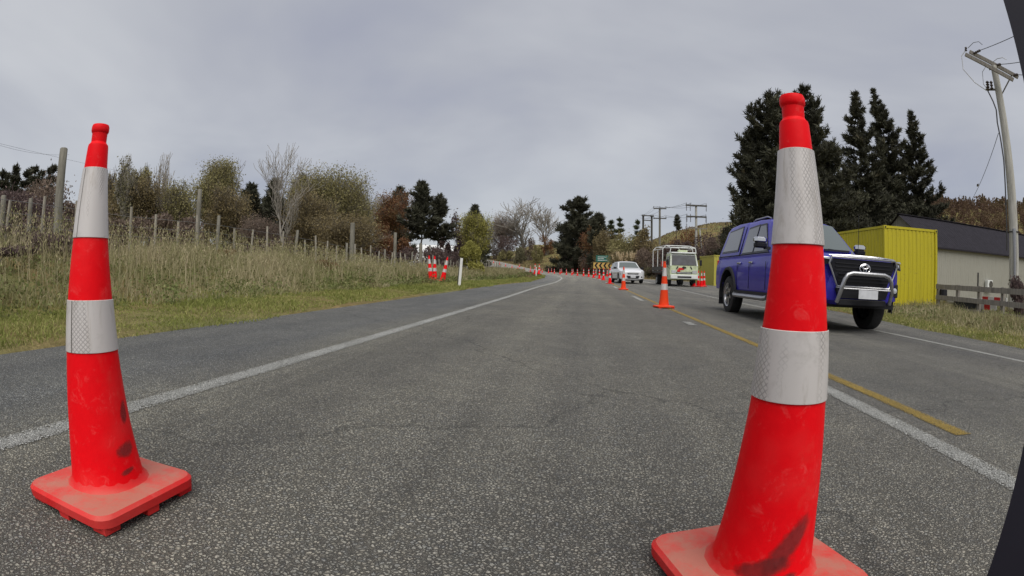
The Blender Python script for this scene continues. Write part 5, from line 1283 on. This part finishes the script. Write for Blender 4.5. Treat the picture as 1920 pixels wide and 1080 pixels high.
BU(848, 404, 52, 50, M_PURPLE, 'dark purple tree left of the lime willow', 34, n=5000, leaf=.2)
BU(772, 450, 40, 140, M_PURPLE, 'dark low hedge under the pine pair', 35, n=5000, leaf=.15)
BU(836, 452, 44, 80, M_PURPLE, 'dark low hedge left of the willow', 36, n=4500, leaf=.15)
PI_(893, 386, 60, 50, 'dark conifer tip behind the lime willow', 37, tuft=.45)
BR(890, 396, 42, 56, M_WILLOW, 'lime green willow bush above the white marker post', 38, leaves=9000, leaf=.15, low=.03, upw=.2, spread=.5, name='willow_tree')
BU(888, 455, 38, 56, M_WILLOW, 'lower lime foliage at the foot of the willow', 39, n=5000, leaf=.13)
BR(985, 374, 180, 128, M_BROWN, 'large spreading bare tree on the hillside beyond the bend', 40, leaves=0, bark=M_BARE, upw=.16, spread=.75, levels=3, name='bare_tree', trunk_r=.7, low=.1)
BR(1025, 382, 184, 76, M_BROWN, 'bare tree at the right side of the large spreading one', 41, leaves=0, bark=M_BARE, upw=.2, spread=.7, levels=3, name='bare_tree', trunk_r=.5)
BR(944, 398, 172, 66, M_BROWN, 'reddish brown twiggy tree left of the spreading bare tree', 42, leaves=3500, leaf=.5, levels=4, bark=M_BARKW, low=.05)
for i, (px, top, d, w, m_) in enumerate(((930, 436, 168, 50, M_BROWN), (955, 440, 172, 46, M_PURPLE), (990, 446, 178, 40, M_BROWN), (1024, 440, 182, 34, M_AUT), (905, 452, 165, 40, M_SHRUB), (975, 462, 160, 26, M_SHRUB), (948, 468, 160, 26, M_OLIVE), (1008, 458, 165, 22, M_OLIVE))):
    BU(px, top, d, w, m_, ['brown scrub below the reddish twiggy tree', 'purplish scrub at the left foot of the spreading bare tree', 'brown scrub right of the bare trunk', 'rust scrub between bare tree and dark conifer', 'grey green scrub behind the lime willow', 'small grey shrub on the bank above the upper road', 'small olive shrub on the bank left of the grey one', 'small olive shrub on the grassy hillside'][i], 300+i, n=3500, leaf=.34)
# dark conifers and scrub right of the bend
PI_(1088, 374, 88, 92, 'broad dark conifer right of the bare trees', 43, whorls=18, tuft=.9, dens=1.2, clear=.02, prof=lambda f: (1-f)**.55)
PI_(1068, 405, 86, 60, 'dark lower conifer at the left foot of the broad one', 44, whorls=12, tuft=.9, clear=.0)
PI_(1125, 402, 94, 46, 'dark conifer on the skyline right of the broad one', 45, whorls=12, tuft=.9, clear=.02)
for i, (px, top) in enumerate(((1148, 412), (1163, 408), (1195, 412))):
    PI_(px, top, 104, 22, ['left of three small skyline pines near the distant poles', 'middle of three small skyline pines near the distant poles', 'right small skyline pine beside the distant transformer frame'][i], 46+i, whorls=9, tuft=.6, dens=.7, mat=M_PINE2)
PI_(1268, 403, 128, 18, 'lone small pine on the crest of the brown hill', 49, whorls=5, tuft=.6, clear=.45, dens=.6)
labs = ['olive scrub tree on the slope left of the distant poles', 'brown scrub below the broad dark conifer', 'brown olive tree between the skyline conifers', 'olive rounded tree above the white car', 'grey olive tree right of the rounded olive one', 'brown bush behind the green sign', 'purplish bush left of the chevron board', 'brown scrub between white car and work truck', 'dark brown scrub directly behind the work truck', 'purple brown scrub right of the work truck', 'brown scrub between work truck and small containers', 'dark scrub above the small yellow containers', 'olive scrub beneath the slender power pole', 'brown bush behind the pampas plumes', 'low tawny bush left of the work truck', 'brown scrub behind the pickup tail', 'rust scrub on the slope foot', 'grey scrub by the stay pole']
spec = [(1140, 420, 84, 60, M_OLIVEB), (1085, 450, 120, 60, M_BROWN), (1118, 425, 88, 60, M_AUT), (1180, 418, 74, 80, M_OLIVE), (1212, 428, 76, 60, M_OLIVEB), (1130, 462, 66, 80, M_BROWN), (1108, 462, 120, 50, M_PURPLE), (1225, 462, 52, 70, M_BROWN), (1265, 450, 58, 80, M_PURPLE), (1310, 440, 56, 80, M_PURPLE), (1335, 455, 50, 70, M_BROWN), (1350, 425, 60, 80, M_PURPLE), (1235, 440, 66, 60, M_OLIVEB), (1190, 462, 58, 90, M_OLIVEB), (1222, 500, 44, 60, M_SHRUB), (1375, 440, 48, 80, M_BROWN), (1290, 425, 80, 90, M_AUT), (1325, 418, 84, 80, M_BROWN)]
for i, (px, top, d, w, m_) in enumerate(spec): BU(px, top, d, w, m_, labs[i], 400+i, n=5500, leaf=.0032*d)
# pampas plumes
P = at(1190, 500, 50); rng = np.random.default_rng(77)
for i, px in enumerate((1172, 1192, 1211)):
    P = at(px, 466+abs(i-1)*4, 74); g = tz(P[0], P[1]); r = empty('pampas_grass', (P[0], P[1], g-.1), 0, ['pampas clump with tan plumes directly above the white car', 'middle pampas clump with the tallest tan plumes', 'right pampas clump with tan plumes beside the work truck'][i], 'pampas grass', 'pampas clumps behind the white car')
    n = 26; h_ = P[2]-g; base = rng.normal(size=(n, 3))*[.7, .7, 0]; d = unit(rng.normal(size=(n, 3))*[.16, .16, 0]+[0, 0, 1.]); L_ = h_*rng.uniform(.75, 1.02, n)
    tips = base+d*L_[:, None]; m_ = 34
    c = np.repeat(tips, m_, 0)-np.repeat(d, m_, 0)*rng.uniform(0, .75, (n*m_, 1))+rng.normal(size=(n*m_, 3))*[.055, .055, .03]
    V, Fq = cards(rng, c, rng.uniform(.12, .25, len(c)), .5, 2); npmesh('plume', V, Fq, M_TOE, r, var=np.repeat(rng.uniform(0, 1, len(c)), 4))
    nb_ = 500; bb = rng.normal(size=(nb_, 3))*[.4, .4, 0]; bb[:, 2] = 0; V, Fs = blades(rng, bb, unit(rng.normal(size=(nb_, 3))*[.45, .45, 0]+[0, 0, 1.]), rng.uniform(.7, 1.5, nb_)*h_*.45, np.full(nb_, .05)); npmesh('leaf_clump', V, Fs, M_SHRUB, r, var=np.repeat(rng.uniform(0, 1, nb_), 5))
# big conifers at right
full = lambda f: (1-f)**.5*min(1, .7+f)
tall = lambda f: max(.02, (1-f)**1.0)*min(1, .75+f)
PI_(1448, 186, 40, 200, 'largest and bushiest dark pine, behind the pickup roof', 50, whorls=30, tuft=.44, dens=.8, clear=.06, prof=full, curl=.7)
PI_(1508, 166, 43, 150, 'tall dark pine with one long limb, right behind the near cone', 51, whorls=30, tuft=.44, dens=.8, clear=.06, prof=full, curl=.6)
PI_(1415, 240, 42, 130, 'dark pine forming the left shoulder of the big group', 52, whorls=22, tuft=.44, dens=.75, clear=.06, prof=full, curl=.7)
PI_(1596, 172, 58, 150, 'left spire of the three pointed pines', 53, whorls=30, tuft=.55, dens=.8, prof=tall)
PI_(1640, 166, 66, 160, 'middle and tallest spire of the three pointed pines', 54, whorls=30, tuft=.55, dens=.8, prof=tall)
PI_(1702, 206, 68, 150, 'right spire of the three pointed pines, above the yellow container', 55, whorls=28, tuft=.55, dens=.8, prof=tall)
PI_(1556, 270, 50, 130, 'lower dark pine filling the gap right of the near cone', 56, whorls=22, tuft=.55, dens=.8, prof=full)
PI_(1668, 280, 66, 120, 'lower dark pine between the middle and right spires', 57, whorls=20, tuft=.55, dens=.8, prof=full)
for i, (px, top, d, w) in enumerate(((1590, 385, 52, 90), (1640, 372, 62, 90), (1690, 376, 64, 90), (1520, 385, 46, 100), (1380, 400, 46, 50), (1735, 396, 68, 70))):
    BU(px, top, d, w, M_PINE, ['dark undergrowth under the left pine spire', 'dark undergrowth under the middle pine spire', 'dark undergrowth under the right pine spire', 'dark undergrowth behind the pickup cab', 'thin dark undergrowth left of the big pine', 'dark undergrowth behind the shed roof'][i], 500+i, n=7000, leaf=.2)
BU(1360, 418, 62, 50, M_SHRUB, 'pale twiggy bush on the skyline left of the big pines', 510, n=1800, leaf=.22)
# shrubs round the power pole foot
BU(1918, 500, 17.5, 60, M_PURPLE, 'dark twiggy shrub at the right border beside the power pole', 511, n=3500, leaf=.09, up=3)
# forested hill at the right: nobody could count it
rng = np.random.default_rng(90)
tri = []
az_ = rng.uniform(.58, 1.15, 2600); dd = rng.uniform(85, 165, 2600); hx, hy = np.sin(az_)*dd, np.cos(az_)*dd; hz_ = terrain(hx, hy)
C_, S_, Vr = [], [], []
for i in range(2600):
    h_ = rng.uniform(1.2, 2.4) if dd[i] < 140 else rng.uniform(1.6, 3.8); n = 60
    con = dd[i] > 138 and rng.random() < .55
    f = rng.uniform(0, 1, n)
    rr = (1-f)*.32*h_ if con else np.sqrt(np.maximum(0, 1-(2*f-1)**2))*.42*h_
    a = rng.uniform(0, 6.28, n); C_.append(np.stack([hx[i]+np.cos(a)*rr*rng.uniform(.4, 1, n), hy[i]+np.sin(a)*rr*rng.uniform(.4, 1, n), hz_[i]+f*h_], 1)); S_.append(np.full(n, h_*.17)); Vr.append(np.full(n, 1.0 if con else rng.uniform(0, .8)))
c = np.concatenate(C_); V, Fq = cards(rng, c, np.concatenate(S_), .7, .5)
tag(npmesh('hill_forest', V, Fq, M_HILLW, var=np.repeat(np.concatenate(Vr), 4)), 'brown forested hill with small dark pines on its crest behind the shed', 'forest', kind='stuff')

# ------------------------------------------------------------------ grass
def field(n, smin, smax, tfun, seed, dens_pow=1.5):
    rng = np.random.default_rng(seed); u = rng.uniform(0, 1, n); s = smin+(smax-smin)*u**dens_pow; t0, t1 = tfun(s); t = t0+(t1-t0)*rng.uniform(0, 1, n)
    x, y = xy(s, t); return rng, x, y, s, t
def wavy(x, y, k=1.0):
    return np.sin(x*1.3*k+1)*np.cos(y*1.1*k)+.6*np.sin(x*2.9*k+y*2.1*k)+.4*np.sin(y*5.1*k-x*3.7*k)
# long dry grass bank on the left
rng, x, y, s, t = field(185000, -3, 110, lambda s: (-14.5+0*s, -7.2-.15*np.sin(s*.9)-.25*np.sin(s*.37+1)), 1, 1.9)
z = terrain(x, y); u = TL-t; dens = wavy(x, y, .55); hgt = (.29+.13*dens)*(.35+.65*ss(1.5, 4.2, u))*rng.uniform(.55, 1.35, len(x)); hgt = np.maximum(hgt, .12)
keep = rng.uniform(0, 1, len(x)) < .55+.25*dens; x, y, z, s, hgt = x[keep], y[keep], z[keep], s[keep], hgt[keep]
hgt *= np.interp(s, [0, 14, 30, 60], [1.2, 1.1, .85, .75])
d = unit(np.stack([rng.normal(size=len(x))*.22+.05, rng.normal(size=len(x))*.22, np.ones(len(x))], 1))
wd = .0065+.00085*np.hypot(x, y); va = np.clip(rng.uniform(0, 1, len(x))*.62+.5*(wavy(x+3, y*.8, .42)*.32+.42), 0, 1)
V, Fs = blades(rng, np.stack([x, y, z-.02], 1), d, hgt, wd); tag(npmesh('long_grass', V, Fs, M_LONG, var=np.repeat(va, 5)), 'long dry grass and weeds covering the left bank', 'grass', kind='stuff')
for i, (px, top, d, w, lab) in enumerate(((30, 425, 10.6, 230, 'dark purple bramble patch at the left border below the slim posts'), (118, 440, 11.6, 120, 'dark bramble patch at the foot of the tallest timber post'), (-30, 450, 8.8, 170, 'dark bramble just past the left border'), (420, 492, 14.5, 60, 'small reddish bramble in the bank grass below the fence'), (610, 508, 17, 56, 'reddish bramble low on the bank between cone and verge cones'))):
    P_ = at(px, top, d); bush(P_[0], P_[1], w*d/F_PX, max(.35, P_[2]-tz(P_[0], P_[1])), (M_PURPLE, M_PURPLE, M_PURPLE, M_AUT, M_AUT)[i], lab, 700+i, n=5000 if i < 3 else 1800, leaf=.05, name='bramble', up=1.5)
# tall seed stalks and weeds
rng, x, y, s, t = field(9000, -2, 95, lambda s: (-12.4+0*s, -7.8+0*s), 2, 1.7); z = terrain(x, y)
h_ = rng.uniform(.4, .85, len(x))*np.interp(s, [0, 14, 30], [1.15, 1.0, .8]); d = unit(np.stack([rng.normal(size=len(x))*.13, rng.normal(size=len(x))*.13, np.ones(len(x))], 1)); B0 = np.stack([x, y, z], 1)
V, Fs = blades(rng, B0, d, h_, .004+.0005*np.hypot(x, y)); V2, F2 = cards(rng, np.repeat(B0+d*h_[:, None]*.9, 4, 0)+rng.normal(size=(len(x)*4, 3))*[.012, .012, .06], .035+.0016*np.repeat(np.hypot(x, y), 4), .35, 3)
tag(npmesh('seed_stalks', np.concatenate([V, V2]), Fs+[F2+len(V)], M_LONG, var=np.concatenate([np.repeat(rng.uniform(.3, 1, len(x)), 5), np.repeat(rng.uniform(.1, .9, len(x)*4), 4)])), 'tall dry seed stalks standing above the bank grass', 'grass', kind='stuff')
# leafy weeds along the foot of the bank and brambles
rng, x, y, s, t = field(1500, -1, 80, lambda s: (-10.5+0*s, -6.9+0*s), 3, 1.6)
n = 30; cx_, cy_, cs = np.repeat(x, n), np.repeat(y, n), np.repeat(rng.uniform(.12, .36, len(x)), n)
g = unit(rng.normal(size=(len(cx_), 3)))*cs[:, None]*rng.uniform(.3, 1, (len(cx_), 1)); zc = terrain(cx_, cy_)
c = np.stack([cx_+g[:, 0], cy_+g[:, 1], zc+np.abs(g[:, 2])*1.1], 1); V, Fq = cards(rng, c, rng.uniform(.6, 1.4, len(c))*(.03+.0022*np.hypot(cx_, cy_)), .6, .3)
M_WEED = leafy('mixed weeds', [(0, (.075, .035, .028)), (.3, (.075, .08, .03)), (.7, (.11, .13, .045)), (1, (.22, .19, .10))], nscale=.8)
tag(npmesh('weeds', V, Fq, M_WEED, var=np.repeat(np.repeat(rng.uniform(0, 1, len(x)), n)*.8+.2*rng.uniform(0, 1, len(c)), 4)), 'low green and reddish weeds at the foot of the bank', 'weeds', kind='stuff')
# short verge grass, left
rng, x, y, s, t = field(115000, -1.5, 90, lambda s: (-8.0+0*s, TL+.06*np.sin(s*1.3+2)+.10*np.sin(s*.43)+.05*np.sin(s*3.1)+.04+0*s), 4, 2.0); z = terrain(x, y)
z = np.maximum(z, 0)*0+z; on = t > TL; z = np.where(on, zroad(s, t), z)
hg = rng.uniform(.02, .06, len(x))*(1+.5*wavy(x, y, 1.5)); hg = np.clip(hg, .015, .12)*(1+.02*np.hypot(x, y))
d = unit(np.stack([rng.normal(size=len(x))*.5, rng.normal(size=len(x))*.5, np.ones(len(x))], 1)); va = np.clip(rng.uniform(0, .75, len(x))+.25*wavy(x, y, .7)*.5+.0, 0, 1)
V, Fs = blades(rng, np.stack([x, y, z-.005], 1), d, hg, .004+.0012*np.hypot(x, y)); tag(npmesh('verge_grass', V, Fs, M_SHORT, var=np.repeat(va, 5)), 'short green grass strip along the left edge of the road', 'grass', kind='stuff')
# right verge
rng, x, y, s, t = field(70000, 1, 24, lambda s: (tright(s)-.05+.08*np.sin(s*2.1)+.05*np.sin(s*5.3), tright(s)+11), 5, 1.0); z = terrain(x, y); v = t-tright(s)
ok = ~((x > 10.3) & (x < 13.7) & (y > 15.4) & (y < 22.5)); x, y, z, v, t, s = x[ok], y[ok], z[ok], v[ok], t[ok], s[ok]
hg = (.04+.22*ss(.5, 3, v)*(1+.45*wavy(x, y, .6)))*rng.uniform(.5, 1.3, len(x)); hg = np.clip(hg, .03, .6)
d = unit(np.stack([rng.normal(size=len(x))*.35, rng.normal(size=len(x))*.35, np.ones(len(x))], 1)); va = np.clip(rng.uniform(0, .8, len(x))+.2*wavy(x, y, .5)*.4+.1, 0, 1)
V, Fs = blades(rng, np.stack([x, y, z-.01], 1), d, hg, .005+.0011*np.hypot(x, y)); tag(npmesh('rough_grass', V, Fs, M_LONG, var=np.repeat(va, 5)), 'rough grass and weeds in front of the container and rail fence', 'grass', kind='stuff')
rng, x, y, s, t = field(36000, 1, 24, lambda s: (tright(s)-.06+.08*np.sin(s*2.1), tright(s)+2.2), 6, 1.0); z = terrain(x, y); t_in = t < tright(s); z = np.where(t_in, zroad(s, t), z)
hg = rng.uniform(.02, .08, len(x)); d = unit(np.stack([rng.normal(size=len(x))*.5, rng.normal(size=len(x))*.5, np.ones(len(x))], 1))
V, Fs = blades(rng, np.stack([x, y, z-.005], 1), d, hg, .005+.001*np.hypot(x, y)); tag(npmesh('verge_grass', V, Fs, M_SHORT, var=np.repeat(rng.uniform(0, 1, len(x)), 5)), 'short green grass along the right edge of the road', 'grass', kind='stuff')
rng, x, y, s, t = field(420, 2, 20, lambda s: (tright(s)+1.2, tright(s)+9), 7, 1.0)
n = 40; cx_, cy_, cs = np.repeat(x, n), np.repeat(y, n), np.repeat(rng.uniform(.10, .34, len(x)), n)
g = unit(rng.normal(size=(len(cx_), 3)))*cs[:, None]*rng.uniform(.3, 1, (len(cx_), 1)); zc = terrain(cx_, cy_)
c = np.stack([cx_+g[:, 0], cy_+g[:, 1], zc+np.abs(g[:, 2])*1.2], 1); V, Fq = cards(rng, c, rng.uniform(.6, 1.4, len(c))*(.025+.002*np.hypot(cx_, cy_)), .6, .3)
tag(npmesh('weeds', V, Fq, M_WEED, var=np.repeat(np.repeat(rng.uniform(0, 1, len(x)), n)*.8+.2*rng.uniform(0, 1, len(c)), 4)), 'reddish and green weeds on the right verge', 'weeds', kind='stuff')
# scrubby grass beyond the bend, both sides
rng, x, y, s, t = field(90000, 40, 190, lambda s: (-60+0*s, 60+0*s), 8, 1.3); ok = ((t > tright(s)+.3) | (t < TL-.6)); x, y, s, t = x[ok], y[ok], s[ok], t[ok]; z = terrain(x, y)
d = unit(np.stack([rng.normal(size=len(x))*.35, rng.normal(size=len(x))*.35, np.ones(len(x))], 1)); hg = rng.uniform(.12, .5, len(x))
V, Fs = blades(rng, np.stack([x, y, z-.02], 1), d, hg, .0014*np.hypot(x, y)); tag(npmesh('hill_grass', V, Fs, M_HGRASS, var=np.repeat(np.clip(.25+.5*rng.uniform(0, 1, len(x))+.2*wavy(x, y, .12), 0, 1), 5)), 'rough grass on the slopes beyond the bend', 'grass', kind='stuff')
# grit along the left edge line and lane joints
